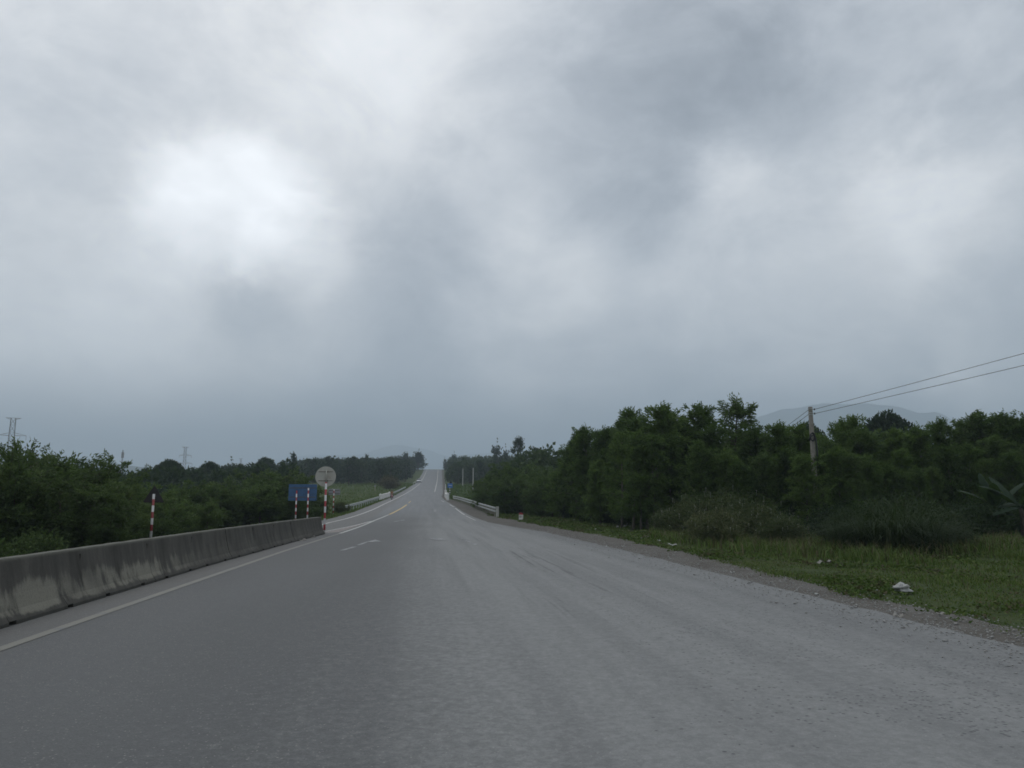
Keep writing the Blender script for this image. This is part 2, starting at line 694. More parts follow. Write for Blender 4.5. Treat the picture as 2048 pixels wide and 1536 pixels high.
def dirt_mat():
    m = Mat('shoulder_dirt')
    P = m.pos()
    n = m.noise(.9, 6, .65, vec=P)
    g = m.noise(9, 4, .7, vec=P)
    v = m.voro(28, vec=P, out='Color')
    c = m.ramp(n, (.3, (.062, .055, .046)), (.5, (.10, .092, .08)), (.72, (.13, .124, .115)))
    c = m.mix(m.math('MULTIPLY', m.range(g, .5, .7), .5), c, (.085, .072, .058))
    c = m.mix(m.math('MULTIPLY', m.range(m.sep(v)[0], .3, 1), .35), c, (.18, .178, .17))
    return m.principled(c, .95, 0, .15, m.bump(g, .6, .02))


def ground_mat():
    m = Mat('grassy_earth')
    P = m.pos()
    n = m.noise(.16, 6, .65, vec=P)
    n2 = m.noise(1.4, 6, .7, vec=P)
    n3 = m.noise(14, 4, .7, vec=P)
    far = m.noise(.035, 5, .6, vec=P)
    c = m.ramp(m.math('ADD', m.math('MULTIPLY', n2, .6), m.math('MULTIPLY', n3, .4)), (.32, (.038, .056, .02)), (.5, (.062, .09, .03)), (.7, (.10, .112, .045)))
    c = m.mix(m.math('MULTIPLY', m.range(n, .52, .72), .6), c, (.085, .07, .045))
    c = m.mix(m.math('MULTIPLY', m.range(far, .5, .66), .5), c, (.09, .095, .04))
    return m.principled(c, .95, 0, .15, m.bump(m.math('ADD', n2, n3), .9, .12))


def concrete_barrier_mat():
    m = Mat('weathered_concrete')
    P = m.pos()
    _, yy, z = m.sep(P)
    big = m.noise(.55, 5, .6, vec=P, scale3=(1, 1, .8))
    drip = m.noise(2.6, 6, .7, vec=P, scale3=(1, 1, .16))
    fine = m.noise(35, 4, .7, vec=P)
    c = m.ramp(drip, (.3, (.050, .047, .041)), (.52, (.084, .08, .071)), (.76, (.125, .118, .103)))
    # scraped and lime-washed patches that keep to the lower face
    low = m.math('MULTIPLY', m.range(z, .86, .30), m.range(z, .02, .16))
    edge = m.math('ADD', m.math('MULTIPLY', big, .62), m.math('MULTIPLY', drip, .42))
    pm = m.range(m.math('MULTIPLY', edge, m.math('MULTIPLY_ADD', low, .5, .64)), .52, .62)
    pm = m.math('MULTIPLY', pm, m.math('MULTIPLY', m.range(yy, 20, 15.5, .12, 1), m.range(m.noise(.40, 3, .5, vec=P), .34, .50)))
    c = m.mix(m.math('MULTIPLY', pm, .85), c, (.235, .225, .185))
    c = m.mix(m.math('MULTIPLY', m.range(z, .80, .86), .55), c, (.20, .20, .165))          # paler along the top edge
    c = m.mix(m.math('MULTIPLY', m.range(fine, .45, .7), .3), c, (.04, .04, .036))
    c = m.mix(m.math('MULTIPLY', m.range(z, .16, .02), .6), c, (.05, .05, .043))           # mud splash
    return m.principled(c, .92, 0, .2, m.bump(fine, .4, .01))


M = dict(
    asphalt=asphalt(), dirt=dirt_mat(), ground=ground_mat(), barrier=concrete_barrier_mat(),
    white_line=road_paint('white_road_paint', (.43, .43, .41), .56), edge_line=road_paint('grimy_edge_paint', (.195, .19, .165), .62),
    yellow_line=road_paint('yellow_road_paint', (.55, .40, .16), .4), arrow=road_paint('worn_arrow_paint', (.31, .312, .31), .78),
    hatch=road_paint('faded_hatching', (.44, .37, .34), .3),
    leaf=leaf_mat('acacia_leaf', (.04, .066, .024), (.085, .138, .042), (.16, .235, .065), .40),
    leaf_light=leaf_mat('pale_acacia_leaf', (.045, .074, .028), (.09, .14, .046), (.15, .21, .07), .40),
    leaf_left=leaf_mat('bushy_leaf', (.046, .07, .03), (.088, .13, .048), (.15, .205, .07), .40),
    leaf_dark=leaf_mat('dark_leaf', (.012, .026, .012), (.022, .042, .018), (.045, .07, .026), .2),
    leaf_far=leaf_mat('far_leaf', (.018, .034, .017), (.042, .068, .03), (.08, .11, .043), .2, .09),
    shrub=leaf_mat('shrub_leaf', (.042, .058, .028), (.08, .10, .045), (.135, .14, .07), .25),
    grass=leaf_mat('grass_blade', (.042, .074, .018), (.082, .132, .03), (.165, .19, .062), .3),
    reed=leaf_mat('reed_blade', (.016, .029, .013), (.032, .052, .022), (.06, .078, .038), .2),
    dry=leaf_mat('dry_grass', (.06, .055, .03), (.10, .085, .045), (.17, .145, .085), .2),
    banana=leaf_mat('banana_leaf', (.016, .032, .017), (.024, .044, .024), (.036, .058, .032), .25),
    petal=paint('white_petal', (.55, .55, .48), .7, amt=.1),
    bark=bark_mat('pale_bark', (.09, .078, .062), (.21, .19, .155)),
    bark_dark=bark_mat('brown_bark', (.05, .042, .035), (.12, .10, .08)),
    steel=paint('galvanised_steel', (.42, .45, .44), .45, (.20, .17, .13), .55, 4, .35),
    rust=paint('rusty_steel', (.16, .10, .075), .8, (.10, .055, .035), .6, 5),
    lattice=paint('lattice_steel', (.20, .21, .22), .6, amt=.2),
    white=paint('white_wall_paint', (.74, .73, .70), .7, (.42, .37, .31), .45, 2.5),
    plate=paint('sign_back', (.43, .42, .37), .6, (.30, .25, .19), .5, 3),
    plate_grey=paint('grey_sign_back', (.30, .31, .33), .6, amt=.3),
    plate_dark=paint('dark_sign_back', (.016, .011, .012), .7, (.03, .022, .02), .5, 5),
    blue=paint('blue_sign_paint', (.045, .115, .24), .55, (.04, .08, .14), .5, 4),
    blue_sign=paint('bright_blue_sign', (.04, .16, .45), .5, amt=.15),
    rod=paint('rusty_bracket', (.10, .085, .06), .7, (.07, .045, .03), .6, 8),
    red=paint('red_paint', (.38, .03, .035), .5, amt=.3),
    black=paint('black_rubber', (.02, .02, .021), .6, amt=.1),
    concrete=paint('cast_concrete', (.27, .25, .215), .85, (.14, .125, .10), .6, 4),
    concrete_pale=paint('pale_concrete', (.46, .455, .42), .85, (.28, .26, .22), .5, 4),
    car_white=paint('white_car_paint', (.78, .79, .80), .3, amt=.12),
    glass=paint('dark_window_glass', (.03, .035, .04), .15, amt=.05),
    chrome=paint('silver_rim', (.5, .5, .51), .35, amt=.2, metal=.6),
    lamp=paint('lamp_lens', (.7, .7, .68), .2, amt=.05),
    jacket=paint('orange_brown_jacket', (.30, .15, .07), .85, amt=.2),
    trousers=paint('dark_trousers', (.03, .032, .04), .9, amt=.1),
    skin=paint('skin', (.35, .2, .14), .6, amt=.05),
    helmet=paint('dark_red_helmet', (.10, .035, .025), .35, amt=.1),
    litter=paint('white_plastic', (.33, .335, .32), .6, (.3, .28, .24), .5, 14),
    litter_dull=paint('dirty_paper', (.25, .24, .22), .9, (.2, .17, .13), .6, 20),
    post_sign=stripes('signpost_bands', (.62, .62, .62), (.34, .035, .042), .30, .27),
    post_far=stripes('distant_post_bands', (.68, .68, .67), (.30, .03, .035), .25, .1),
    post_black=stripes('black_white_bands', (.68, .68, .66), (.03, .03, .03), .27, .2),
    rock=paint('grey_stone', (.30, .295, .28), .9, (.14, .12, .10), .5, 8),
)

# ------------------------------------------------------------------ ground, road, shoulder, markings
ROWS = [-3000, -600, -200, -60, -25, -10, -4] + [i * .5 for i in range(0, 130)] + list(np.arange(65, 160, 2.5)) + list(np.arange(160, 600, 7.0)) + [620, 650, 690, 740, 800, 900, 1050, 1300, 1800, 2600, 4000, 6000, 8000]
OFFS = [0, .5, 1.2, 2.0, 2.8, 3.6, 4.6, 5.6, 6.8, 8, 9.5, 11, 12.5, 14, 16, 18, 21, 24, 28, 33, 40, 50, 64, 82, 105, 135, 175, 230, 300, 400, 560, 800, 1200, 2000, 3500, 5500, 8000]


def jit(y, s):
    return .10 * mnoise.noise(Vector((y * .9, s, 0))) + .07 * mnoise.noise(Vector((y * 2.3, s, 5)))


def build_ground():
    V, Fc = [], []
    nc = len(OFFS) * 2 + 2
    for y in ROWS:
        xl, xr = XL(y), XD(y)
        for o in reversed(OFFS):
            V.append((xl - o, y, gz(xl - o, y)))
        V.append((xl + .5, y, gz(xl + .5, y) - .15))
        V.append((xr - .5, y, gz(xr - .5, y) - .15))
        for o in OFFS:
            V.append((xr + o, y, gz(xr + o, y)))
    for i in range(len(ROWS) - 1):
        for k in range(nc - 1):
            a = i * nc + k
            Fc.append((a, a + 1, a + nc + 1, a + nc))
    o = link('ground', np_mesh('ground', V, Fc, True), M['ground'])
    tag(o, kind='structure')


def sheet(name, xa, xb, n, lift, mat, y0=-60, y1=1000):
    V, Fc = [], []
    rows = [y for y in ROWS if y0 <= y <= y1]
    for y in rows:
        a, b = xa(y), xb(y)
        xs = sorted([a + (b - a) * k / n for k in range(n + 1)] + ([-5.0] if a < -5.2 and b > -4.8 else [a + (b - a) * .5 / n]))
        for x in xs:
            V.append((x, y, gz(x, y) + lift))
    nc = n + 2
    for i in range(len(rows) - 1):
        for k in range(nc - 1):
            q = i * nc + k
            Fc.append((q, q + 1, q + nc + 1, q + nc))
    return tag(link(name, np_mesh(name, V, Fc, True), mat), kind='structure')


build_ground()
sheet('dirt_shoulder', lambda y: XR(y) - .3, lambda y: XD(y) + 2.2 * jit(y * .6, 40) + .1, 8, .016, M['dirt'])
sheet('road', lambda y: XL(y) + jit(y, 3), lambda y: XR(y) + jit(y, 17), 24, .030, M['asphalt'])


def band(mb, pts, w, lift=.036, step=1.0):
    """a painted line draped on the road: pts are (x, y) places"""
    pts = [Vector((p[0], p[1])) for p in pts]
    out = []
    for a, b in zip(pts, pts[1:]):
        n = max(1, int((b - a).length / step))
        out += [a.lerp(b, i / n) for i in range(n)]
    out.append(pts[-1])
    vs = []
    for i, p in enumerate(out):
        t = (out[min(i + 1, len(out) - 1)] - out[max(i - 1, 0)]).normalized()
        nrm = Vector((-t.y, t.x))
        for s in (-1, 1):
            q = p + nrm * (s * w / 2)
            vs.append((q.x, q.y, gz(q.x, q.y) + lift))
    mb.add(vs, [(2 * i, 2 * i + 1, 2 * i + 3, 2 * i + 2) for i in range(len(out) - 1)])


def patch(mb, pts, lift=.041):
    mb.add([(x, y, gz(x, y) + lift) for (x, y) in pts], [tuple(range(len(pts)))])


def markings():
    e = MB()
    band(e, [(-4.52, -20), (-4.50, 9), (-4.48, 15), (-4.42, 25), (-4.22, 34), (-4.12, 38.5)], .15)
    tag(e.build('road_edge_marking', M['edge_line']), kind='structure')
    w = MB()
    band(w, [(-4.12, 38.7), (-3.95, 50), (-3.80, 61.2), (-3.42, 75.4)], .17)
    band(w, [(-5.35, 39.5), (-5.05, 43.2), (-4.45, 51), (-3.95, 59.0)], .15)
    band(w, [(-7.2, 38), (-6.95, 57.9), (-6.6, 65.3), (-6.3, 78.8), (-6.0, 93.4), (-5.8, 114.6), (-5.4, 140), (-4.9, 166), (-3.6, 214), (-2.1, 280), (-.7, 377), (.6, 458), (2.3, 530), (4, 640)], .24, step=4)
    band(w, [(2.75, 200), (3.6, 240), (4.1, 265), (6.3, 371), (8.0, 458), (9.4, 530), (11, 640)], .24, step=4)
    for a, b in (((2.95, 133), (3.25, 124)), ((3.72, 110), (3.9, 100)), ((3.92, 96), (3.95, 74))):
        band(w, [a, b], .17)
    band(w, [(3.95, 72), (4.05, 60)], .11)
    tag(w.build('road_lane_marking', M['white_line']), kind='structure')
    yl = MB()
    band(yl, [(-3.36, 76), (-3.0, 87.9), (-2.7, 98), (-2.45, 110)], .20)
    band(yl, [(-2.35, 118), (-2.2, 130)], .12)
    tag(yl.build('road_centre_marking', M['yellow_line']), kind='structure')
    h = MB()
    for i in range(13):
        y = 40 + i * 1.45
        f = (y - 40) / 21
        xa, xb = -5.2 + 1.15 * f, -4.2 + .3 * f
        if xb - xa > .2:
            band(h, [(xa + .1, y), (xb - .12, y + .9 * (xb - xa))], .30, step=.5)
    tag(h.build('road_hatch_marking', M['hatch']), kind='structure')
    a = MB()
    # worn turning arrow by the barrier
    band(a, [(-2.62, 25.3), (-2.38, 27.4)], .16)
    band(a, [(-2.35, 28.3), (-2.2, 30.4), (-2.0, 31.6)], .14)
    patch(a, [(-2.25, 30.2), (-1.62, 30.6), (-1.98, 32.2)])
    band(a, [(-2.2, 57.6), (-1.75, 60.2)], .18)
    patch(a, [(-1.9, 59.6), (-1.4, 60), (-1.62, 62)])
    # cross bar with a head at its right end, on the far lane
    band(a, [(.62, 61.6), (2.05, 61.2)], .85)
    patch(a, [(1.95, 60.0), (2.45, 61.1), (1.98, 62.6)])
    # broken remains of two more arrows
    patch(a, [(.22, 32.4), (.62, 31.2), (.95, 31.6), (.78, 32.9), (.4, 33.2)])
    patch(a, [(1.55, 32.0), (1.78, 31.7), (1.85, 32.6), (1.62, 33)])
    band(a, [(1.72, 31.2), (1.86, 29.4), (1.95, 27.9)], .13)
    band(a, [(1.2, 84), (1.35, 92)], .3)
    tag(a.build('road_arrow_marking', M['arrow']), kind='structure')


markings()


# ------------------------------------------------------------------ hills
def ridge(name, dist, depth, prof_pts, seed, rough=.12, mat=None):
    """a range of hills standing dist metres off; prof_pts give bearing and skyline"""
    pts = []
    for (px, py) in prof_pts:
        d = ray(px, py)
        hd = math.hypot(d.x, d.y)
        pts.append((math.atan2(d.x, d.y), CH + d.z / hd * dist))
    b0, b1 = pts[0][0], pts[-1][0]
    nb, nr = 160, 18
    V, Fc = [], []
    for i in range(nb + 1):
        b = b0 + (b1 - b0) * i / nb
        h = float(np.interp(b, [p[0] for p in pts], [p[1] for p in pts]))
        for j in range(nr + 1):
            t = j / nr * 2 - 1
            r = dist + t * depth
            k = (1 - abs(t)) ** 1.15
            x, y = math.sin(b) * r, math.cos(b) * r
            nz = mnoise.fractal(Vector((x / 420, y / 420, seed)), 1.0, 2.0, 5)
            z = -30 + (h + 30) * k * (1 + rough * nz * (1 - k * .55)) + 10 * nz * k
            V.append((x, y, z))
    for i in range(nb):
        for j in range(nr):
            q = i * (nr + 1) + j
            Fc.append((q, q + 1, q + nr + 2, q + nr + 1))
    return tag(link(name, np_mesh(name, V, Fc, True), mat), kind='structure')


mh = Mat('forested_slope')
nn = mh.noise(.012, 6, .65, vec=mh.pos())
M['hill'] = mh.principled(mh.mix(mh.range(nn, .35, .65), (.03, .045, .028), (.055, .07, .04)), .95, 0, .1)
ridge('hills', 2900, 600, [(-160, 985), (0, 935), (80, 922), (135, 917), (200, 921), (262, 930), (300, 931), (420, 936), (520, 950), (620, 975), (700, 995)], 1, .10, M['hill'])
ridge('hills', 7000, 1200, [(430, 990), (520, 925), (620, 912), (720, 906), (770, 898), (805, 894), (850, 899), (900, 910), (990, 905), (1100, 900), (1250, 890), (1400, 905), (1500, 940), (1600, 990)], 2, .08, M['hill'])
ridge('hills', 4900, 900, [(1250, 985), (1380, 900), (1480, 850), (1560, 826), (1640, 812), (1730, 806), (1800, 812), (1842, 820), (1868, 818), (1890, 825), (1912, 838), (1990, 870), (2080, 900), (2250, 985)], 3, .08, M['hill'])


# ------------------------------------------------------------------ foliage
def leaves(P, D, ln, wd, rng, fold=.25):
    """rhombic leaves at P along D"""
    n = len(P)
    D = D / (np.linalg.norm(D, axis=1, keepdims=True) + 1e-9)
    A = rng.normal(size=(n, 3))
    S = np.cross(D, A)
    S /= np.linalg.norm(S, axis=1, keepdims=True) + 1e-9
    Nn = np.cross(D, S)
    l = (ln * rng.uniform(.6, 1.25, n))[:, None]
    w = (wd * rng.uniform(.7, 1.3, n))[:, None]
    V = np.empty((n, 4, 3))
    V[:, 0] = P
    V[:, 1] = P + D * l * .45 + S * w * .5 + Nn * w * fold
    V[:, 2] = P + D * l - Nn * l * .12
    V[:, 3] = P + D * l * .45 - S * w * .5 + Nn * w * fold
    return V.reshape(-1, 3), np.arange(n * 4).reshape(n, 4)


def tree_proto(seed, H=8.0, R=1.7, low=.12, n_limb=46, per=280, ln=.22, wd=.06, kind='cone', trunks=1, twig_r=.20):
    """trunk and limbs mesh, crown mesh; base at the origin"""
    rng = np.random.default_rng(seed)
    tb = MB()
    P, D = [], []
    for tk in range(trunks):
        lean = rng.normal(0, .05, 2)
        off = rng.normal(0, .25, 2) if trunks > 1 else np.zeros(2)
        hh = H * (1 if tk == 0 else rng.uniform(.7, .92))
        ax = []
        if kind == 'round':
            hh *= .84
        for i in range(9):
            t = i / 8
            ax.append(np.array([off[0] + lean[0] * hh * t + .12 * math.sin(t * 5 + seed) * t, off[1] + lean[1] * hh * t + .12 * math.cos(t * 4 + seed) * t, hh * t * .97]))
        ax = np.array(ax)
        r0 = .011 * H + .015
        tb.tube([tuple(a) for a in ax], [r0 * (1 - t / 8) ** .8 + .008 for t in range(9)], 6)
        for k in range(n_limb // trunks):
            t = low + (.985 - low) * ((k + rng.uniform(0, 1)) / (n_limb / trunks)) ** .9
            b = np.array([np.interp(t, np.linspace(0, 1, 9), ax[:, c]) for c in range(3)])
            if kind == 'cone':
                rr = R * (1 - t) ** .68 * min(1, .6 + (t - low) * 3) + .30
            elif kind == 'round':
                u = (t - low) / (1 - low)
                rr = R * math.sqrt(max(.15, 1 - (2 * u - .8) ** 2 / 2.0)) + .1
            else:
                rr = R * (.35 + .65 * rng.random())
            az = rng.uniform(0, 2 * math.pi)
            L = rr * rng.uniform(.55, 1.2)
            rise = rng.uniform(.25, .95) * (1 if t > .4 else .55) + (.35 if t > .72 else 0)
            pts = []
            for s in range(5):
                q = s / 4
                pts.append(b + np.array([math.cos(az) * L * q, math.sin(az) * L * q, L * rise * q * (.6 + .4 * q) - .10 * L * q * q]))
            tb.tube([tuple(p) for p in pts], [.022 * L / 1.5 * (1 - s / 4.6) + .004 for s in range(5)], 4, cap=False)
            pts = np.array(pts)
            n = int(per * rng.uniform(.6, 1.3) * (.45 + .55 * L / (R + .2)))
            q = rng.uniform(.12, 1.08, n) ** .8
            c = np.stack([np.interp(q, np.linspace(0, 1, 5), pts[:, cc]) for cc in range(3)], 1)
            c += (pts[-1] - pts[-2])[None] * np.clip(q - 1, 0, 1)[:, None] * 4
            # leaves hang in sprays along side twigs
            ns = max(3, n // 22)
            cen = rng.normal(0, twig_r, (ns, 3)) * np.array([1, 1, .8])
            idx = rng.integers(0, ns, n)
            sq = np.sort(rng.uniform(.15, 1.05, ns))
            cs = np.stack([np.interp(sq, np.linspace(0, 1, 5), pts[:, cc]) for cc in range(3)], 1)
            c = cs[idx] + cen[idx] + rng.normal(0, .085 + .02 * H / 8, (n, 3))
            P.append(c)
            out = np.array([math.cos(az), math.sin(az), .25])
            D.append(out[None] * .6 + cen[idx] * 1.5 + rng.normal(0, .6, (n, 3)) + np.array([0, 0, .05]))
    # leader at the very top
    n = per // 2 if kind == 'cone' else 0
    tip = ax[-1]
    P.append(tip + rng.normal(0, .12, (n, 3)) * np.array([1, 1, 2.2]) - np.array([0, 0, .15]))
    D.append(rng.normal(0, .6, (n, 3)) + np.array([0, 0, .9]))
    P, D = np.concatenate(P), np.concatenate(D)
    keep = P[:, 2] > .05
    V, Fc = leaves(P[keep], D[keep], ln, wd, rng)
    return tb.mesh('trunk'), np_mesh('crown', V, Fc)


def plant_tree(proto, name, loc, s, rz, label, cat, group=None, sxy=None):
    tm, cm, lm, bm = proto
    e = empty(name, loc, rz)
    k = s * (sxy or 1)
    e.scale = (k, k, s)
    link('trunk', tm, bm, e)
    link('crown', cm, lm, e)
    tag(e, label, cat, group)
    return e


ACACIA = [(*tree_proto(20 + i, 8.0, 2.1, .07, 50, 330, .27, .078, 'cone', 1, .30), M['leaf_light'] if i == 3 else M['leaf'], M['bark']) for i in range(5)]
BUSHY = [(*tree_proto(40 + i, 6.0, 1.9, .04, 52, 260, .24, .075, 'round', 2), M['leaf_left'], M['bark_dark']) for i in range(4)]
LIGHT = [(*tree_proto(60 + i, 6.0, 2.0, .04, 50, 230, .28, .085, 'round', 2), M['leaf_light'], M['bark_dark']) for i in range(3)]
STEM = [(*tree_proto(85, 8.0, 1.2, .14, 40, 150, .27, .078, 'cone', 1, .28), M['leaf'], M['bark'])]
SLIM = [(*tree_proto(80, 8.0, 1.9, .60, 30, 130, .27, .075, 'cone', 1, .3), M['leaf_light'], M['bark_dark'])]
FAR2 = [(*tree_proto(120 + i, 10.0, 2.6, .12, 40, 330, .30, .15, 'round' if i % 2 else 'cone', 1, .5), M['leaf_far'], M['bark_dark']) for i in range(3)]
FAR = [(*tree_proto(90 + i, 10.0, 2.6, .15, 34, 75, .62, .30, 'round' if i % 2 else 'cone', 1, .45), M['leaf_far'], M['bark_dark']) for i in range(4)]
def dome_proto(seed, H, R):
    """a broad tree with a solid domed crown on a short trunk"""
    rng = np.random.default_rng(seed)
    tb = MB()
    tb.tube([(0, 0, 0), (.1, .05, H * .3), (0, 0, H * .7)], [.03 * H, .022 * H, .008 * H], 8)
    P, D = [], []
    for k in range(15):
        az, q = rng.uniform(0, 6.28), rng.uniform(0, 1) ** .6
        c = np.array([math.cos(az) * R * .62 * q, math.sin(az) * R * .62 * q, H * (.80 - .28 * q * q) + rng.normal(0, .25)])
        tb.tube([(0, 0, H * .28), tuple(c * np.array([.5, .5, .75])), tuple(c)], [.012 * H, .008 * H, .003 * H], 5, cap=False)
        rr = R * rng.uniform(.34, .48)
        n = 420
        u = rng.normal(0, 1, (n, 3))
        u /= np.linalg.norm(u, axis=1, keepdims=True)
        P.append(c + u * (rr * rng.uniform(.55, 1.08, n) ** .7)[:, None] * np.array([1, 1, .72]))
        D.append(u + rng.normal(0, .7, (n, 3)))
    V, Fc = leaves(np.concatenate(P), np.concatenate(D), .42, .24, rng)
    return tb.mesh('trunk'), np_mesh('crown', V, Fc)


OAK = [(*dome_proto(100 + i, 10.0, 4.2), M['leaf_dark'], M['bark_dark']) for i in range(2)]


def crown_height(p):
    co = np.empty(len(p[1].vertices) * 3, dtype=np.float32)
    p[1].vertices.foreach_get('co', co)
    return float(np.quantile(co[2::3], .99 if p[2] in (M['leaf_dark'], M['leaf_far']) else .9985))


HT = {id(p): crown_height(p) for ps in (STEM, FAR2, ACACIA, BUSHY, LIGHT, SLIM, FAR, OAK) for p in ps}


def tree_at(proto, px, top, y, name, label, group=None, sxy=None, cat='tree'):
    t = at(px, top, y)
    b = gz(t.x, y)
    h = max(1.2, t.z - b) * 1.0
    s = h / HT[id(proto)]
    return plant_tree(proto, name, (t.x, y, b - .05), s, random.uniform(0, 6.28), label, cat, group, sxy)


# --- right-hand acacia stand
OUTL = [(1100, 905), (1125, 888), (1150, 864), (1183, 853), (1215, 856), (1248, 820), (1282, 832), (1312, 812), (1345, 826), (1383, 808), (1420, 850), (1500, 850), (1545, 846), (1588, 850), (1650, 860), (1690, 833), (1720, 854), (1800, 856), (1850, 850), (1895, 838), (1945, 826), (2000, 828), (2045, 824), (2150, 820)]


def outline(px):
    return float(np.interp(px, [p[0] for p in OUTL], [p[1] for p in OUTL]))


G_R = 'acacia trees of the stand right of the road'
front = [
    (1125, 888, 66, 'low acacia at the left end of the right-hand stand, nearest the guardrail'),
    (1150, 864, 64, 'acacia second from the left end of the right-hand stand'),
    (1183, 853, 60, 'acacia with twin wispy tips stepping up the left shoulder of the stand'),
    (1215, 856, 57, 'acacia just left of the stand\'s tallest group of pointed tops'),
    (1248, 818, 52, 'first of the tall pointed acacias, leftmost of the stand\'s highest tops'),
    (1282, 834, 50, 'acacia filling the dip between the first two tall tops of the stand'),
    (1312, 810, 48, 'full bright-topped acacia at the middle of the stand\'s highest part'),
    (1345, 828, 50, 'acacia between the bright full top and the open pointed top'),
    (1383, 806, 49, 'tall acacia with open pointed top, last of the stand\'s highest group'),
    (1420, 848, 46, 'acacia directly left of the slender crown that stands alone'),
    (1500, 850, 46, 'acacia directly right of the slender crown that stands alone'),
    (1545, 846, 44, 'acacia midway between the slender lone crown and the concrete utility pole'),
    (1588, 848, 45, 'acacia under the low end of the wires, left of the concrete pole'),
    (1690, 832, 46, 'tall narrow acacia rising just right of the concrete utility pole'),
    (1725, 856, 44, 'acacia in front of the right-hand mountain, left of the dark round crown'),
    (1800, 856, 44, 'acacia just right of the dark round crown in the stand'),
    (1850, 850, 46, 'acacia below the bright gap over the mountain\'s right shoulder'),
    (1895, 838, 47, 'acacia at the foot of the mountain\'s right end'),
    (1945, 824, 46, 'pointed acacia above the banana plants near the right edge'),
    (2000, 828, 45, 'acacia behind the banana plants, second from the right edge'),
    (2044, 822, 44, 'acacia cut by the right edge of the view'),
]
for (px, top, y, lab) in front:
    tree_at(random.choice(ACACIA), px, top, y, 'acacia_tree', lab, G_R, random.uniform(.95, 1.15))
tree_at(SLIM[0], 1460, 788, 52, 'acacia_tree', 'slender acacia whose thin airy crown stands alone above the right-hand stand', G_R, 1.35)
tree_at(OAK[0], 1775, 829, 95, 'broadleaf_tree', 'dark round crown rising behind the acacia stand, right of the concrete pole', None, .75)
tree_at(OAK[1], 1615, 850, 105, 'broadleaf_tree', 'dark spreading crown behind the acacia stand beside the pole top', None, .6)
for i in range(62):
    px = random.uniform(1120, 2120)
    y = random.uniform(47, 74)
    d = at(px, 1000, y)
    if d.x < 13.6 + .12 * max(0, 66 - y):
        continue
    top = outline(px) + random.uniform(8, 46)
    tree_at(random.choice(ACACIA), px, top, y, 'acacia_tree', 'acacia buried among its neighbours inside the right-hand stand', G_R, random.uniform(.95, 1.2))
# front row lower, leafy to the ground
for i, px in enumerate(range(1150, 2110, 29)):
    y = float(np.interp(px, [1150, 1270, 1400, 1600, 1800, 2100], [60, 46.5, 42, 39, 39, 43])) + random.uniform(-1, 1)
    top = outline(px) + random.uniform(38, 95)
    tree_at(random.choice(ACACIA), px + random.uniform(-12, 12), top, y, 'acacia_tree', 'shorter acacia in the leafy front row of the right-hand stand', G_R, random.uniform(.85, 1.1))
for px, y in ((1262, 44.6), (1278, 44.2), (1292, 44.8), (1240, 46.5), (1304, 43.6)):
    t = at(px, 900, y)
    plant_tree(STEM[0], 'acacia_tree', (t.x, y, gz(t.x, y) - .03), random.uniform(.62, .75), random.uniform(0, 6), 'bare-stemmed young acacia with pale trunk at the front of the right stand', 'tree', G_R)

# --- round bushy trees beyond the right guardrail
G_M = 'bushy trees beyond the right guardrail'
for (px, top, y, lab) in [(962, 950, 98, 'bushy tree at the left tip of the clump beyond the right guardrail'), (985, 934, 96, None), (1010, 928, 94, None), (1040, 925, 95, 'tallest bushy tree in the clump above the kilometre stone'),
                          (1070, 926, 93, None), (1095, 930, 90, 'bushy tree where the roadside clump meets the acacia stand'), (1000, 948, 84, None), (1050, 942, 82, None), (1085, 948, 78, None), (973, 958, 90, None), (1108, 932, 86, None), (1028, 948, 80, None), (1015, 962, 78, None), (1065, 960, 74, None), (1100, 958, 72, None)]:
    tree_at(random.choice(LIGHT), px, top, y, 'bushy_tree', lab or 'bushy light green tree within the clump beyond the right guardrail', G_M, random.uniform(1.1, 1.4))

# --- left of the barrier
G_L = 'leafy trees below the left side of the barrier'
for (px, top, y, lab) in [(-25, 884, 36, 'leafy tree cut by the left edge of the view'), (18, 882, 36, 'tall leafy tree in front of the nearest pylon at far left'), (48, 888, 37, 'leafy tree just right of the nearest pylon'),
                          (78, 894, 38, 'leafy tree leaning right, third crown from the left edge'), (108, 908, 39, 'open-crowned tree left of the dip that shows the hill'), (150, 910, 41, 'leafy tree right of the dip that shows the hill'),
                          (180, 901, 41, 'pointed leafy tree standing against the blue left-hand hill'), (203, 942, 42, 'low leafy tree at the right foot of the pointed one'), (230, 936, 43, 'last near leafy tree before the gap under the hill, wispy at the top')]:
    tree_at(random.choice(BUSHY), px, top, y, 'leafy_tree', lab, G_L, random.uniform(.85, 1.05))
for i in range(24):
    px = random.uniform(-60, 250)
    y = random.uniform(31, 42)
    top = float(np.interp(px, [-60, 40, 110, 180, 250], [905, 905, 935, 930, 960])) + random.uniform(0, 45)
    tree_at(random.choice(BUSHY), px, top, y, 'leafy_tree', 'lower leafy tree filling the bank under the tall left-hand crowns', G_L, random.uniform(1, 1.3))
G_L2 = 'rounded trees between the warning sign and the blue sign'
ML = [(245, 966, 52), (292, 958, 54), (325, 966, 56), (358, 963, 58), (392, 962, 60), (420, 962, 62), (458, 956, 64), (495, 949, 68), (528, 942, 72), (553, 937, 74), (583, 941, 76), (604, 955, 78), (622, 968, 80), (640, 985, 82)]
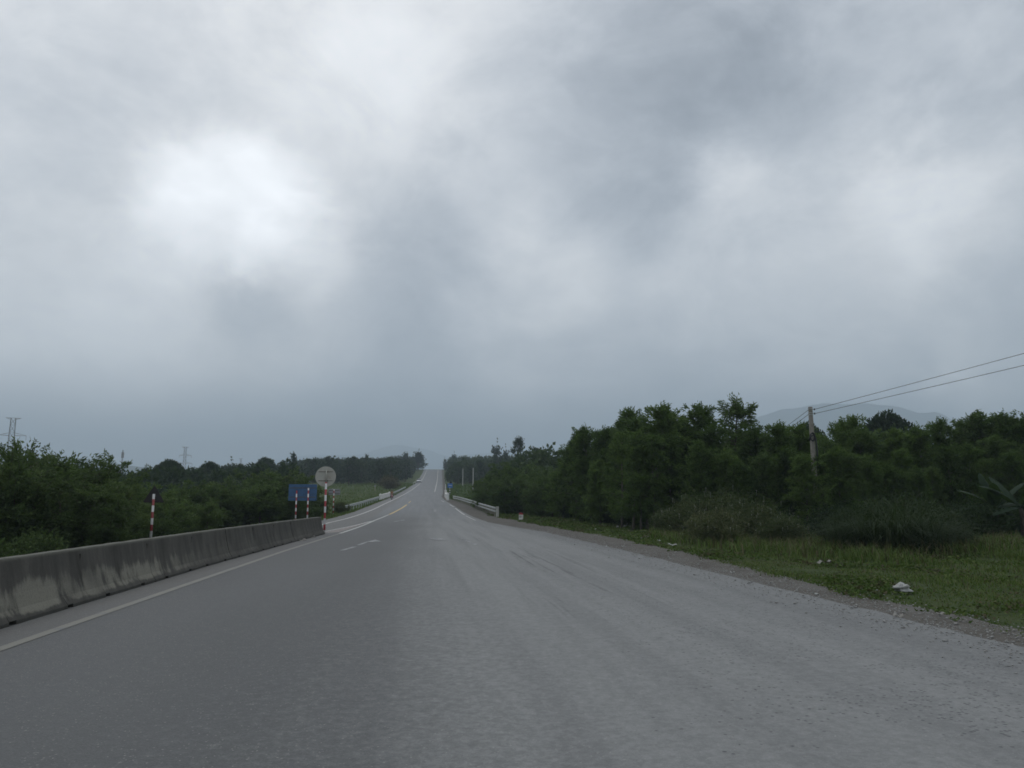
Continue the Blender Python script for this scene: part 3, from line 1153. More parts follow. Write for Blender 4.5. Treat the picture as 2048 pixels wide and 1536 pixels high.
for k, (px, top, y) in enumerate(ML):
    lab = {0: 'rounded tree behind the barrier just left of the warning triangle', 1: 'rounded tree directly behind the warning triangle', 9: 'pale-topped rounded tree, highest of the row left of the round sign', 11: 'rounded tree directly above the blue sign panel', 13: 'low rounded bush tree right behind the round sign'}.get(k, 'rounded tree in the row between the warning triangle and blue sign')
    tree_at(random.choice(LIGHT + BUSHY), px, top, y, 'rounded_tree', lab, G_L2, random.uniform(1.15, 1.5))
for i in range(30):
    px = random.uniform(235, 640)
    y = random.uniform(40, 60) if px < 420 else random.uniform(58, 74)
    top = float(np.interp(px, [235, 400, 553, 600, 640], [975, 975, 955, 970, 995])) + random.uniform(5, 40)
    tree_at(random.choice(LIGHT + BUSHY), px, top, y, 'rounded_tree', 'lower rounded tree in front of the row behind the barrier', G_L2, random.uniform(1.2, 1.6))

# --- far left skyline
SK = [(338, 922, 150, OAK, .9, 'broad dark tree standing above the skyline right of the warning triangle'), (312, 940, 150, FAR, 1.1, 'small dark tree at the left foot of the broad dark tree'), (290, 936, 160, FAR, .9, 'small round dark tree against the blue hill'),
      (420, 926, 165, OAK, .8, 'flat-topped dark tree right of the middle pylon'), (400, 936, 160, FAR, 1.0, 'dark tree directly right of the middle pylon'), (530, 917, 215, OAK, .85, 'broad open-crowned tree on the far skyline left of the round sign'),
      (587, 907, 225, FAR, .55, 'tall narrow tree on the skyline above the blue sign'), (467, 928, 190, FAR, .9, 'dark tree on the skyline near the faintest pylon'), (735, 910, 330, FAR, .5, 'thin spire of a tree on the left hillside skyline'),
      (837, 905, 480, OAK, .5, 'round crown on the left skyline near the crest of the road'), (836, 904, 505, FAR, 1.0, 'pointed dark tree left of the crest of the road'), (812, 906, 450, FAR, 1.0, 'dark crown left of the pointed tree by the crest'),
      (845, 909, 516, FAR, 1.35, 'last dark tree on the left where the road meets the sky'), (908, 909, 480, FAR, .6, 'small crown at the right side of the road crest'), (890, 918, 490, FAR, .5, 'thin tree at the right edge of the road crest'),
      (993, 892, 300, FAR, .55, 'narrow dark tree on the right skyline, left of the tall clumpy tree'), (1012, 901, 300, FAR, .4, 'short spike of a tree between the narrow tree and the tall clumpy one'), (1075, 897, 290, FAR, .8, 'ragged crown on the right skyline beside the tall clumpy tree')]
for (px, top, y, ps, sx, lab) in SK:
    tree_at(random.choice(FAR2 if ps is FAR else OAK), px, top, y, 'broadleaf_tree', lab, 'single trees on the far skyline', sx)


# tall clumpy tree on the right skyline
def clumpy_tree():
    y = 235
    b = ground(1040, 962)
    t = at(1036, 874, y)
    zb = gz(t.x, y)
    H = t.z - zb
    e = empty('tall_tree', (t.x, y, zb))
    tb = MB()
    tb.tube([(0, 0, 0), (.1, 0, H * .5), (-.1, 0, H * .95)], [.28, .2, .06], 8)
    rng = np.random.default_rng(5)
    P, D = [], []
    for (dx, f, r, n) in ((.3, .93, 1.0, 330), (-.5, .88, .8, 220), (.9, .85, .8, 220), (.5, .75, .95, 250), (-1.6, .73, .75, 200), (-.3, .62, .7, 160), (.9, .60, .7, 160), (1.7, .66, .45, 70), (.2, .52, .8, 200), (-.9, .81, .4, 60)):
        c = np.array([dx * 1.0, rng.normal(0, .5), H * f])
        tb.tube([(0, 0, H * (f - .12)), (c[0] * .6, c[1] * .6, H * (f - .04)), tuple(c)], [.09, .06, .03], 5)
        P.append(c + rng.normal(0, .52, (n, 3)) * r)
        D.append(rng.normal(0, 1, (n, 3)))
    V, Fc = leaves(np.concatenate(P), np.concatenate(D), .5, .28, rng)
    tb.build('trunk', M['bark'], e)
    link('crown', np_mesh('crown', V, Fc), M['leaf_dark'], e)
    tag(e, 'tall tree with separate leaf clumps and pale trunk on right skyline', 'tree')


clumpy_tree()

# --- front row trees at the foot of the far woods
G_FL, G_FR = 'trees along the front edge of the left hillside wood', 'trees along the front edge of the right hillside wood'
for i in range(34):
    y = random.uniform(265, 330)
    x = random.uniform(-95, XL(y) - 7)
    plant_tree(random.choice(FAR), 'hillside_tree', (x, y, gz(x, y) - .1), random.uniform(.8, 1.05), random.uniform(0, 6), 'dark tree along the front edge of the left hillside wood', 'tree', G_FL, random.uniform(1, 1.3))
for i in range(22):
    y = 330 + i * 9 + random.uniform(-2, 2)
    x = XL(y) - random.uniform(5, 8)
    plant_tree(random.choice(FAR), 'hillside_tree', (x, y, gz(x, y) - .1), random.uniform(.75, .95), random.uniform(0, 6), 'dark tree lining the left verge of the road up the hill', 'tree', 'trees lining the left side of the uphill road', random.uniform(.9, 1.2))
for i in range(24):
    y = 290 + i * 10 + random.uniform(-3, 3)
    x = XD(y) + random.uniform(3.5, 6)
    plant_tree(random.choice(FAR), 'hillside_tree', (x, y, gz(x, y) - .1), random.uniform(.6, .85), random.uniform(0, 6), 'dark tree lining the right verge of the road up the hill', 'tree', 'trees lining the right side of the uphill road', random.uniform(.9, 1.2))
for i in range(26):
    y = random.uniform(262, 300)
    x = random.uniform(XD(y) + 9, 75)
    plant_tree(random.choice(FAR), 'hillside_tree', (x, y, gz(x, y) - .1), random.uniform(.7, .95), random.uniform(0, 6), 'dark tree along the front edge of the right hillside wood', 'tree', G_FR, random.uniform(1, 1.3))


SKYL = [(0, 905), (230, 948), (260, 951), (290, 947), (312, 940), (330, 936), (400, 941), (450, 940), (470, 936), (520, 932), (560, 931), (575, 926), (600, 920), (660, 917), (700, 918), (760, 915), (800, 911), (840, 909), (858, 913), (870, 930),
        (885, 926), (900, 916), (920, 913), (960, 909), (1000, 903), (1040, 901), (1080, 899), (1110, 897), (1200, 884), (1400, 862), (1700, 860), (2048, 838), (2400, 830)]


def wood_height(x, y, z, h, rng):
    """trees of the far woods keep below the skyline their neighbours make"""
    dv = Vector((x, y, 0))
    f = dv.dot(Vector((math.sin(YAW), math.cos(YAW), 0)))
    px = 1024 + FPX * dv.dot(Rv) / (f * math.cos(PITCH))
    top = float(np.interp(px, [p[0] for p in SKYL], [p[1] for p in SKYL])) + abs(rng.normal(0, 4))
    return min(h, at(px, top, y).z - z)


def wood(name, spots, seed, hmin, hmax, mat, n=380):
    """a wood that reads as one mass"""
    rng = np.random.default_rng(seed)
    Ps, Ds = [], []
    for (x, y) in spots:
        h = wood_height(x, y, gz(x, y), rng.uniform(hmin, hmax), rng)
        if h < 2.5:
            continue
        r = rng.uniform(.24, .36) * h + .4
        u = rng.normal(0, 1, (n, 3))
        u /= np.linalg.norm(u, axis=1, keepdims=True)
        q = u * rng.uniform(.55, 1.05, n)[:, None] ** .6
        lump = 1 + .25 * np.sin(u[:, :1] * 5 + rng.uniform(0, 6)) * np.cos(u[:, 1:2] * 4 + rng.uniform(0, 6))
        c = np.array([x, y, gz(x, y) + h * .55])
        pt = rng.uniform(.6, 1.0)
        q = q * lump * np.array([r, r, h * .47])
        q[:, :2] *= np.clip(1.15 - pt * .55 * (q[:, 2:3] / (h * .5) + .2), .25, 1.25)
        Ps.append(c + q)
        Ds.append(u + rng.normal(0, .6, (n, 3)))
    V, Fc = leaves(np.concatenate(Ps), np.concatenate(Ds), .85, .58, rng)
    return tag(link(name, np_mesh(name, V, Fc), mat), kind='stuff')


def scatter(x0f, x1f, y0, y1, step, seed):
    r = random.Random(seed)
    out = []
    y = y0
    while y < y1:
        x = x0f(y)
        while x < x1f(y):
            out.append((x + r.uniform(-.45, .45) * step, y + r.uniform(-.45, .45) * step))
            x += step
        y += step
    return out


wl = scatter(lambda y: -.34 * y - 25 if y > 300 else -.40 * y, lambda y: XL(y) - 9, 300, 575, 7.5, 1)
wl += scatter(lambda y: -.50 * y, lambda y: -.155 * y - 25 * (y - 130) / 150, 130, 300, 7.5, 2)
wr = scatter(lambda y: XD(y) + 6, lambda y: .30 * y + 25, 300, 575, 7.5, 3)
wr += scatter(lambda y: max(22, .115 * y), lambda y: .62 * y, 125, 300, 8, 4)
wr += scatter(lambda y: .32 * y, lambda y: 1.05 * y, 84, 135, 6.5, 8)
wood('far_wood', wl, 5, 5.5, 10.5, M['leaf_far'])
wood('far_wood', wr, 6, 5.5, 10.5, M['leaf_far'])


# ------------------------------------------------------------------ shrubs, reeds, banana, grass
def shrub_proto(seed, H, R, n, ln, wd, flowers=0, flower_r=.03):
    rng = np.random.default_rng(seed)
    st = MB()
    P, D, FP = [], [], []
    ns = 34
    for k in range(ns):
        az, sp = rng.uniform(0, 6.28), rng.uniform(.1, 1) ** .7
        top = np.array([math.cos(az) * R * sp, math.sin(az) * R * sp, H * (1 - .55 * sp ** 2) * rng.uniform(.7, 1.05)])
        mid = top * np.array([.45, .45, .6])
        st.tube([(top[0] * .15, top[1] * .15, 0), tuple(mid), tuple(top)], [.012, .009, .004], 4, cap=False)
        m = n // ns
        q = rng.uniform(.2, 1, m)[:, None]
        c = np.where(q < .5, mid * q * 2, mid + (top - mid) * (q * 2 - 1))
        P.append(c + rng.normal(0, .11 * R / 1.2 + .05, (m, 3)))
        D.append(top / np.linalg.norm(top) * .5 + rng.normal(0, .6, (m, 3)))
        FP.append(top + rng.normal(0, .08, 3))
    P, D = np.concatenate(P), np.concatenate(D)
    k = P[:, 2] > .02
    V, Fc = leaves(P[k], D[k], ln, wd, rng)
    nstem = len(st.f)
    for i in range(flowers):
        p = FP[i % ns] + rng.normal(0, .13, 3) + np.array([0, 0, .10])
        st.tube([p - np.array([0, 0, .16]), p], [.003, .003], 3, cap=False)
        r = flower_r * rng.uniform(.7, 1.2)
        st.add([p + np.array([math.cos(a) * r, math.sin(a) * r, .004 * (i % 3)]) for a in np.linspace(0, 6.28, 7)[:-1]] + [p + np.array([0, 0, r * .5])], [(a, (a + 1) % 6, 6) for a in range(6)])
    sm = st.mesh('stems')
    sm.materials.append(M['bark_dark'])
    sm.materials.append(M['petal'])
    for pl in sm.polygons:
        if pl.index >= nstem:
            pl.material_index = 1
    return sm, np_mesh('foliage', V, Fc), flowers


SH_F = shrub_proto(1, 1.7, 1.5, 8500, .12, .05, 34, .025)
SH_P = [shrub_proto(2 + i, 1.4, 1.2, 5200, .13, .055) for i in range(2)]


def shrub(proto, loc, s, label, group, mat, sz=1.0, flow=True):
    e = empty('flowering_shrub' if proto[2] and flow else 'shrub', loc, random.uniform(0, 6.28))
    e.scale = (s, s, s * sz)
    link('stems', proto[0], M['bark_dark'], e)
    o = link('foliage', proto[1], None, e)
    if not proto[1].materials:
        proto[1].materials.append(mat)
    o.material_slots[0].link = 'OBJECT'
    o.material_slots[0].material = mat
    tag(e, label, 'shrub', group)


for (px, py, s, lab) in [(1450, 1076, 1.38, 'highest flowering shrub in the mound before the right-hand stand'), (1392, 1072, 1.15, 'flowering shrub on the left flank of the mound before the stand'), (1512, 1082, 1.08, 'flowering shrub on the right flank of the mound before the stand'),
                         (1345, 1068, .85, 'small flowering shrub at the left foot of the mound, by the pale trunks'), (1565, 1092, .72, 'low flowering shrub trailing off to the right of the mound'), (1430, 1092, .85, 'low flowering shrub in front of the mound, nearest the grass verge')]:
    shrub(SH_F, ground(px, py), s, lab, 'flowering shrubs in a mound before the right stand', M['shrub'])
for (px, py, s, lab) in [(1050, 1027, .8, 'low shrub behind the kilometre stone'), (1075, 1029, .8, 'low shrub right of the kilometre stone'), (1105, 1033, .7, 'low shrub on the verge between kilometre stone and stand')]:
    shrub(SH_P[0], ground(px, py), s, lab, 'low shrubs near the kilometre stone', M['leaf_light'])
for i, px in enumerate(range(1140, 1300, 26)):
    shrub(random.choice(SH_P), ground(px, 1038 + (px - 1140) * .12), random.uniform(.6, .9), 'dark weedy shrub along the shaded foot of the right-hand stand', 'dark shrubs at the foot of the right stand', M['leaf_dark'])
for i, px in enumerate(range(1560, 2060, 34)):
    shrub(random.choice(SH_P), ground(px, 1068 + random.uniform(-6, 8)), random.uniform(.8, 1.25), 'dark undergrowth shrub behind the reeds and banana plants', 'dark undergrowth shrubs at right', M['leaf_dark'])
for (x, y, s) in ((-14, 30, 1), (-13, 24, .9), (-14.5, 21, 1), (-15, 35, 1.2), (-13, 40, 1), (-13.5, 46, 1.1), (-16, 27, 1.2), (-15, 18, 1)):
    shrub(SH_P[1], (x, y, gz(x, y)), s, 'shrub on the bank behind the concrete barrier', 'shrubs on the bank behind the barrier', M['leaf_left'])
t = ground(686, 1022)
for (px, py, s, mt, lab) in [(680, 1027, .75, 'shrub', 'brownish shrub at the near end of the left guardrail'), (690, 1024, .6, 'shrub', 'small brownish shrub in front of the left guardrail end')]:
    shrub(SH_P[0], ground(px, py), s, lab, None, M[mt], 1.2)
t = ground(805, 978)
shrub(SH_P[1], (t.x - 4, t.y, gz(t.x - 4, t.y)), 3.0, 'large dry brown bush at the field edge below the left wood', None, M['dry'], .9)


def blades(pts, hs, ws, rng, bend=.5, seg=3):
    """curved blades; pts n x 3"""
    n = len(pts)
    az = rng.uniform(0, 2 * math.pi, n)
    out = np.stack([np.cos(az), np.sin(az), np.zeros(n)], 1)
    side = np.stack([-np.sin(az), np.cos(az), np.zeros(n)], 1)
    bd = bend * rng.uniform(.3, 1.5, n)
    V = np.empty((n, 2 * seg + 1, 3))
    for s in range(seg + 1):
        t = s / seg
        c = pts + out * (hs * bd * t * t)[:, None] + np.array([0, 0, 1.0]) * (hs * (t - .45 * bd * t ** 3))[:, None]
        if s < seg:
            w = (ws * (1 - .6 * t) / 2)[:, None]
            V[:, 2 * s] = c - side * w
            V[:, 2 * s + 1] = c + side * w
        else:
            V[:, 2 * seg] = c
    k = 2 * seg + 1
    base = np.arange(n)[:, None] * k
    quads = []
    for s in range(seg - 1):
        quads.append(np.concatenate([base + 2 * s, base + 2 * s + 1, base + 2 * s + 3, base + 2 * s + 2], 1))
    tip = np.concatenate([base + 2 * seg - 2, base + 2 * seg - 1, base + 2 * seg], 1)
    tris = [tip]
    for q in quads:
        tris += [q[:, [0, 1, 2]], q[:, [0, 2, 3]]]
    return V.reshape(-1, 3), np.concatenate(tris)


def reed(loc, s, label, seed):
    rng = np.random.default_rng(seed)
    n = 620
    p = rng.normal(0, .40, (n, 3))
    p[:, 2] = 0
    V, Fc = blades(p, rng.uniform(.7, 2.5, n), rng.uniform(.014, .032, n), rng, 1.1, 7)
    e = empty('reed_clump', loc)
    e.scale = (s, s, s)
    link('blades', np_mesh('blades', V, Fc), M['reed'], e)
    P = p[:160] * 1.3
    V, Fc = blades(P, rng.uniform(.3, .9, 160), rng.uniform(.015, .03, 160), rng, .9, 4)
    link('dead_blades', np_mesh('dead_blades', V, Fc), M['dry'], e)
    tag(e, label, 'reeds', 'clumps of tall drooping grass on the right verge')


for k, (px, py, s, lab) in enumerate([(1725, 1106, .82, 'drooping tall grass clump, leftmost of the dark row'), (1775, 1110, .98, 'biggest drooping grass clump in the middle of the dark row'), (1830, 1108, .95, 'drooping tall grass clump right of the biggest one'),
                                      (1875, 1102, .78, 'drooping grass clump at the right end of the row, nearest the banana plants'), (1685, 1098, .7, 'small drooping grass clump tucked left behind the row'), (1800, 1096, 1.15, 'tallest drooping grass clump standing behind the others')]):
    reed(ground(px, py), s, lab, 70 + k)


for (px, py, s_) in ((1740, 1092, 1.1), (1800, 1088, 1.35), (1850, 1092, 1.15), (1700, 1092, .9), (1885, 1096, .95)):
    shrub(SH_P[1], ground(px, py), s_, 'dark leafy shrub grown through the drooping grass clumps', 'dark shrubs among the drooping grass', M['reed'])


def banana(loc, s, label, specs, seed):
    rng = np.random.default_rng(seed)
    e = empty('banana_plant', loc)
    e.scale = (s, s, s)
    st = MB()
    st.tube([(0, 0, 0), (.03, 0, .7), (0, .02, 1.3)], [.14, .11, .07], 10)
    st.build('stem', M['bark_dark'], e)
    for (az, el, L, W) in specs:
        az, el = math.radians(az), math.radians(el)
        mb = MB()
        n = 14
        d = Vector((math.cos(az) * math.cos(el), math.sin(az) * math.cos(el), math.sin(el)))
        side = Vector((-math.sin(az), math.cos(az), 0))
        rows = []
        p = Vector((0, 0, 1.2))
        for i in range(n + 1):
            t = i / n
            w = 1.4 * W * (0.09 if t < .15 else math.sin(math.pi * min(1, (t - .12) / .9)) ** .55 * (1 if t < .97 else .5))
            up = side.cross(d).normalized()
            tear = .75 + .25 * rng.random()
            rows.append([p - side * w * .5 * tear - up * .0 + up * w * .16, p.copy() - up * .015, p + side * w * .5 * (.75 + .25 * rng.random()) + up * w * .16])
            p = p + d * (L / n)
            d = (d + Vector((0, 0, -.045 - .05 * t))).normalized()
        vs = [v for r in rows for v in r]
        fs = [(i * 3 + k, i * 3 + k + 1, i * 3 + k + 4, i * 3 + k + 3) for i in range(n) for k in (0, 1)]
        mb.add(vs, fs, True)
        mb.tube([r[1] - Vector((0, 0, .01)) for r in rows], [.022 * (1 - i / n) + .004 for i in range(n + 1)], 5)
        mb.build('leaf', M['banana'], e)
    tag(e, label, 'banana plant', 'banana plants at the right edge')


g = at(1995, 1052, 34)
banana((g.x, g.y, gz(g.x, g.y)), 1.05, 'banana plant with broad pale leaves spreading left at the right edge', [(165, 48, 1.9, .42), (175, 22, 1.8, .40), (-10, 58, 1.9, .45), (100, 76, 1.9, .46), (200, -5, 1.3, .36), (-60, 30, 1.6, .4), (20, 30, 1.7, .42), (230, 62, 1.7, .42), (190, 66, 1.6, .38), (260, 12, 1.3, .36)], 3)
g = at(2046, 1050, 33)
banana((g.x, g.y, gz(g.x, g.y)), 1.1, 'second banana plant cut by the right edge of the view', [(170, 48, 2.0, .46), (110, 62, 1.9, .45), (190, 12, 1.7, .42), (20, 40, 1.8, .45), (-70, 30, 1.7, .42), (250, 45, 1.6, .4)], 4)


def grass_field(name, n, sampler, hf, mat, seed, bend=.6, wd=.012):
    rng = np.random.default_rng(seed)
    pts = []
    while len(pts) < n:
        x, y, k = sampler(rng)
        if k:
            pts.append((x, y, gz(x, y) - .01))
    pts = np.array(pts)
    hs = hf(pts, rng)
    ws = wd * rng.uniform(.6, 1.5, n) * (1 + pts[:, 1] / 22)
    V, Fc = blades(pts, hs, ws, rng, bend, 2)
    return tag(link(name, np_mesh(name, V, Fc), mat), kind='stuff')


def nz(x, y, s, z=0):
    return mnoise.noise(Vector((x * s, y * s, z)))


def near_verge(rng):
    y = 6.5 * (78 / 6.5) ** rng.random()
    x = XD(y) - .35 + rng.random() ** 1.3 * (24 if y < 45 else 9)
    e = XD(y) + .35 * nz(x, y, .9, 2) + .12 * rng.normal()
    return x, y, x > e and not (math.hypot(x - 7.9, y - 60.5) < 1.6) and rng.random() < .66 + 1.0 * nz(x, y, .55, 7)


def verge_h(p, rng):
    q = np.array([nz(a, b, .35, 4) for a, b in p[:, :2]])
    d = np.clip((p[:, 0] - np.array([XD(b) for b in p[:, 1]])) / 6, .25, 1.0)
    return (.05 + .15 * np.clip(q + .15, 0, 1) + .5 * np.clip(q - .22, 0, 1)) * d * rng.uniform(.5, 1.5, len(p)) + .03


grass_field('grass', 150000, near_verge, verge_h, M['grass'], 31)
grass_field('dry_grass', 16000, near_verge, lambda p, r: verge_h(p, r) * 1.25, M['dry'], 32)


def weeds(name, n, sampler, mat, seed, hmax):
    """low broad-leaved weeds in patches"""
    rng = np.random.default_rng(seed)
    P, D, Ln = [], [], []
    while len(P) < n:
        x, y, k = sampler(rng)
        if not k:
            continue
        q = nz(x, y, .45, 21)
        if q < -.02 or rng.random() > .25 + q * 1.6:
            continue
        z = gz(x, y)
        h = hmax * (.3 + 1.6 * q) * rng.uniform(.3, 1.0)
        for k in range(9):
            P.append((x + rng.normal(0, .09), y + rng.normal(0, .09), z + h * rng.uniform(.15, 1)))
            a = rng.uniform(0, 6.28)
            D.append((math.cos(a), math.sin(a), rng.uniform(-.1, .7)))
            Ln.append(.05 + .002 * y)
    V, Fc = leaves(np.array(P), np.array(D), np.array(Ln), np.array(Ln) * .62, rng)
    return tag(link(name, np_mesh(name, V, Fc), mat), kind='stuff')


weeds('weeds', 42000, near_verge, M['grass'], 51, .15)
weeds('weeds', 9000, near_verge, M['shrub'], 52, .22)
weeds('weeds', 9000, near_verge, M['dry'], 53, .16)


def mound_foot(rng):
    px = rng.uniform(1300, 2040)
    py = float(np.interp(px, [1300, 1450, 1600, 1720, 1900, 2040], [1070, 1092, 1100, 1112, 1100, 1092])) + rng.normal(0, 7)
    d = ray(px, py)
    d = d / d.y
    t = (gz(14, 26) - CH) / d.z
    return d.x * t, t, rng.random() < .75 + .8 * nz(d.x * t, t, .6, 13)


grass_field('grass', 9000, mound_foot, lambda p, r: r.uniform(.2, .62, len(p)), M['grass'], 41, .7, .014)
grass_field('dry_grass', 2500, mound_foot, lambda p, r: r.uniform(.25, .8, len(p)), M['dry'], 42, .6, .012)


def left_bank(rng):
    y = 38 * (300 / 38) ** rng.random()
    x = XL(y) + .15 - rng.random() ** 1.5 * (30 if y > 85 else 7)
    return x, y, rng.random() < .7 + .8 * nz(x, y, .12, 5)


grass_field('grass', 26000, left_bank, lambda p, r: (.14 + .0014 * p[:, 1]) * r.uniform(.5, 1.5, len(p)), M['grass'], 33, .6, .012)


def right_bank(rng):
    y = 70 * (290 / 70) ** rng.random()
    x = XD(y) + .4 + rng.random() * 18
    return x, y, rng.random() < .7 + .8 * nz(x, y, .12, 8)


grass_field('grass', 22000, right_bank, lambda p, r: (.12 + .0014 * p[:, 1]) * r.uniform(.5, 1.5, len(p)), M['grass'], 34, .6, .012)


def stones():
    rng = np.random.default_rng(9)
    V, Fc = [], []
    oc = np.array([(1, 0, 0), (0, 1, 0), (-1, 0, 0), (0, -1, 0), (0, 0, 1), (0, 0, -1)], float)
    fc = np.array([(0, 1, 4), (1, 2, 4), (2, 3, 4), (3, 0, 4), (1, 0, 5), (2, 1, 5), (3, 2, 5), (0, 3, 5)])
    for i in range(5200):
        y = 5.5 * (48 / 5.5) ** rng.random()
        x = XR(y) + .15 + rng.normal(0, .55)
        if rng.random() < .35:
            x = rng.uniform(XR(y), XD(y) + .4)
        if x < XR(y) - 1.3:
            continue
        r = rng.uniform(.006, .018) * (1.8 if rng.random() < .06 else 1)
        lift = .030 if x < XR(y) else .016
        q = (oc + rng.normal(0, .2, (6, 3))) * r * np.array([1.2, 1, .7]) + np.array([x, y, gz(x, y) + lift + r * .35])
        Fc.append(fc + len(V) * 6)
        V.append(q)
    tag(link('gravel', np_mesh('gravel', np.concatenate(V), np.concatenate(Fc)), M['rock']), kind='stuff')


stones()


# ------------------------------------------------------------------ concrete barrier, one precast unit after another
def barrier_x(y):      # toe of the near face
    return float(np.interp(y, [0, 9, 20, 30, 38], [-5.22, -5.22, -5.28, -5.05, -4.78]))


def barrier_unit(y0, L, label):
    prof_ = [(0, .0), (0, .075), (-.085, .21), (-.145, .40), (-.195, .62), (-.235, .84), (-.245, .862), (-.40, .862), (-.41, .84), (-.45, .62), (-.50, .40), (-.56, .21), (-.645, .075), (-.645, 0)]
    e = empty('concrete_barrier', (barrier_x(y0 + L / 2), y0 + L / 2, gz(-5.2, y0 + L / 2)))
    ang = math.atan2(barrier_x(y0 + L) - barrier_x(y0), L)
    e.rotation_euler = (0, 0, -ang)
    mb = MB()
    cuts = [-L / 2 + .003, -L * .27 - .09, -L * .27 + .09, L * .27 - .09, L * .27 + .09, L / 2 - .003]
    for k in range(5):
        lo = .085 if k in (1, 3) else -.02
        sub = np.linspace(cuts[k], cuts[k + 1], 3 if k in (1, 3) else 6)
        rings = []
        for y in sub:
            ch = 0 if 0 < k < 4 else 0
            pr = []
            for (x, z) in prof_:
                if z <= .09:
                    z = max(z, lo) if z > 0 else lo
                    if lo > 0 and z >= .075:
                        z = max(z, lo + (.012 if x == 0 or x == -.645 else 0)) if (x, z) != (0, lo) else lo
                w = .006 * mnoise.noise(Vector((y * 1.7 + y0, z * 4, x)))
                pr.append((x + w, y, z + (.008 * mnoise.noise(Vector((y * 2 + y0, 7, 1))) if z > .8 else 0)))
            rings.append(pr)
        mb.loft(rings)
    o = mb.build('barrier_body', M['barrier'], e)
    jt = MB()
    jt.box((-.3, L / 2, .42), (.20, .012, .72))
    jt.build('joint_filler', M['barrier'], e)
    tag(e, label, 'barrier', 'precast units of the concrete median barrier')


BL = ['barrier unit at the bottom left, dark and cut by the left edge', 'dark barrier unit next to the left edge with a small pale scuff', 'barrier unit with the biggest pale scraped patches', 'barrier unit right of the biggest pale patches, with a pale lower band',
      'barrier unit with fading pale band, third joint from the left', 'plain grey barrier unit at the middle of the row', 'grey barrier unit just past the middle of the row', 'dull barrier unit below the blue sign, left one of two', 'barrier unit below the blue sign posts, next to last', None]
y0 = 4.0
k = 0
while y0 < 37:
    L = 3.0 if y0 < 33 else 38.2 - y0
    L = min(L, 38.2 - y0)
    last = y0 + L > 37.9
    lab = 'last barrier unit with its end face beside the round sign' if last else [None, *BL][k] if k else 'barrier unit nearest the camera, mostly outside the left edge'
    barrier_unit(y0, L, lab or 'grey barrier unit before the last one')
    y0 += L
    k += 1


# ------------------------------------------------------------------ signs
def pole_mesh(mb, x, y, h, r):
    mb.tube([(x, y, -.3), (x, y, h)], r, 14)


def round_sign():
    b = ground(650, 1052)
    p = at(649, 1050, 40.5)
    b = Vector((p.x, 40.5, gz(p.x, 40.5)))
    e = empty('round_sign', b, math.radians(4))
    c = at(647, 953, 40.5).z - b.z
    m = MB()
    pole_mesh(m, 0, 0, c - .30, .054)
    m.build('pole', M['post_sign'], e)
    m = MB()
    m.tube([(0, 0, c - .30), (-.01, 0, c + .34)], .036, 12)
    m.build('pole_top', M['plate'], e)
    d = MB()
    d.disc((-.04, .10, c), .53, .012, 'Y', 56)
    d.build('panel', M['plate'], e)
    rim = MB()
    rim.disc((-.04, .109, c), .515, .006, 'Y', 56)
    rim.build('sign_face', M['red'], e)
    for z, w in ((c + .25, .37), (c - .22, .37)):
        k = MB()
        k.tube([(-.04 - w, .083, z), (-.04 + w, .083, z)], .014, 6)
        k.box((0, .062, z), (.15, .05, .05))
        k.build('bracket', M['rod'], e)
    tag(e, 'round sign seen from its pale back on a red and white post', 'road sign')


round_sign()


def triangle_sign():
    y = 33.0
    p = at(301.5, 1075, y)
    z0 = gz(p.x, y)
    e = empty('warning_sign', (p.x, y, z0), math.radians(14))
    top = at(304, 972, y).z - z0
    m = MB()
    pole_mesh(m, 0, 0, top - .33, .05)
    m.build('pole', stripes('red_white_bands', (.55, .54, .53), (.24, .03, .032), .26, .40 - (top - .33) / .52), e)
    t = MB()
    s, h = .37, .66
    tri = []
    for k, a in enumerate((90, 210, 330)):
        for da in (-22, -8, 8, 22):
            aa = math.radians(a + da)
            cx, cz = math.cos(math.radians(a)) * (h * 2 / 3 - .05), math.sin(math.radians(a)) * (h * 2 / 3 - .05)
            tri.append((cx + .045 * math.cos(math.radians(a + da * 2.6)), cz + .045 * math.sin(math.radians(a + da * 2.6))))
    zc = top - h * 2 / 3
    t.loft([[(x, .075, zc + z) for x, z in tri], [(x, .088, zc + z) for x, z in tri]])
    t.build('panel', M['plate_dark'], e)
    r = MB()
    r.loft([[(x * 1.0, .0885, zc + z * 1.0) for x, z in tri], [(x * .98, .093, zc + z * .98) for x, z in tri]])
    r.build('sign_face', M['red'], e)
    for dz in (.02, -.16):
        k = MB()
        k.box((0, .066, zc + dz), (.16, .03, .035))
        k.build('bracket', M['rod'], e)
    tag(e, 'dark triangular warning sign seen from behind on red and white post', 'road sign')


triangle_sign()


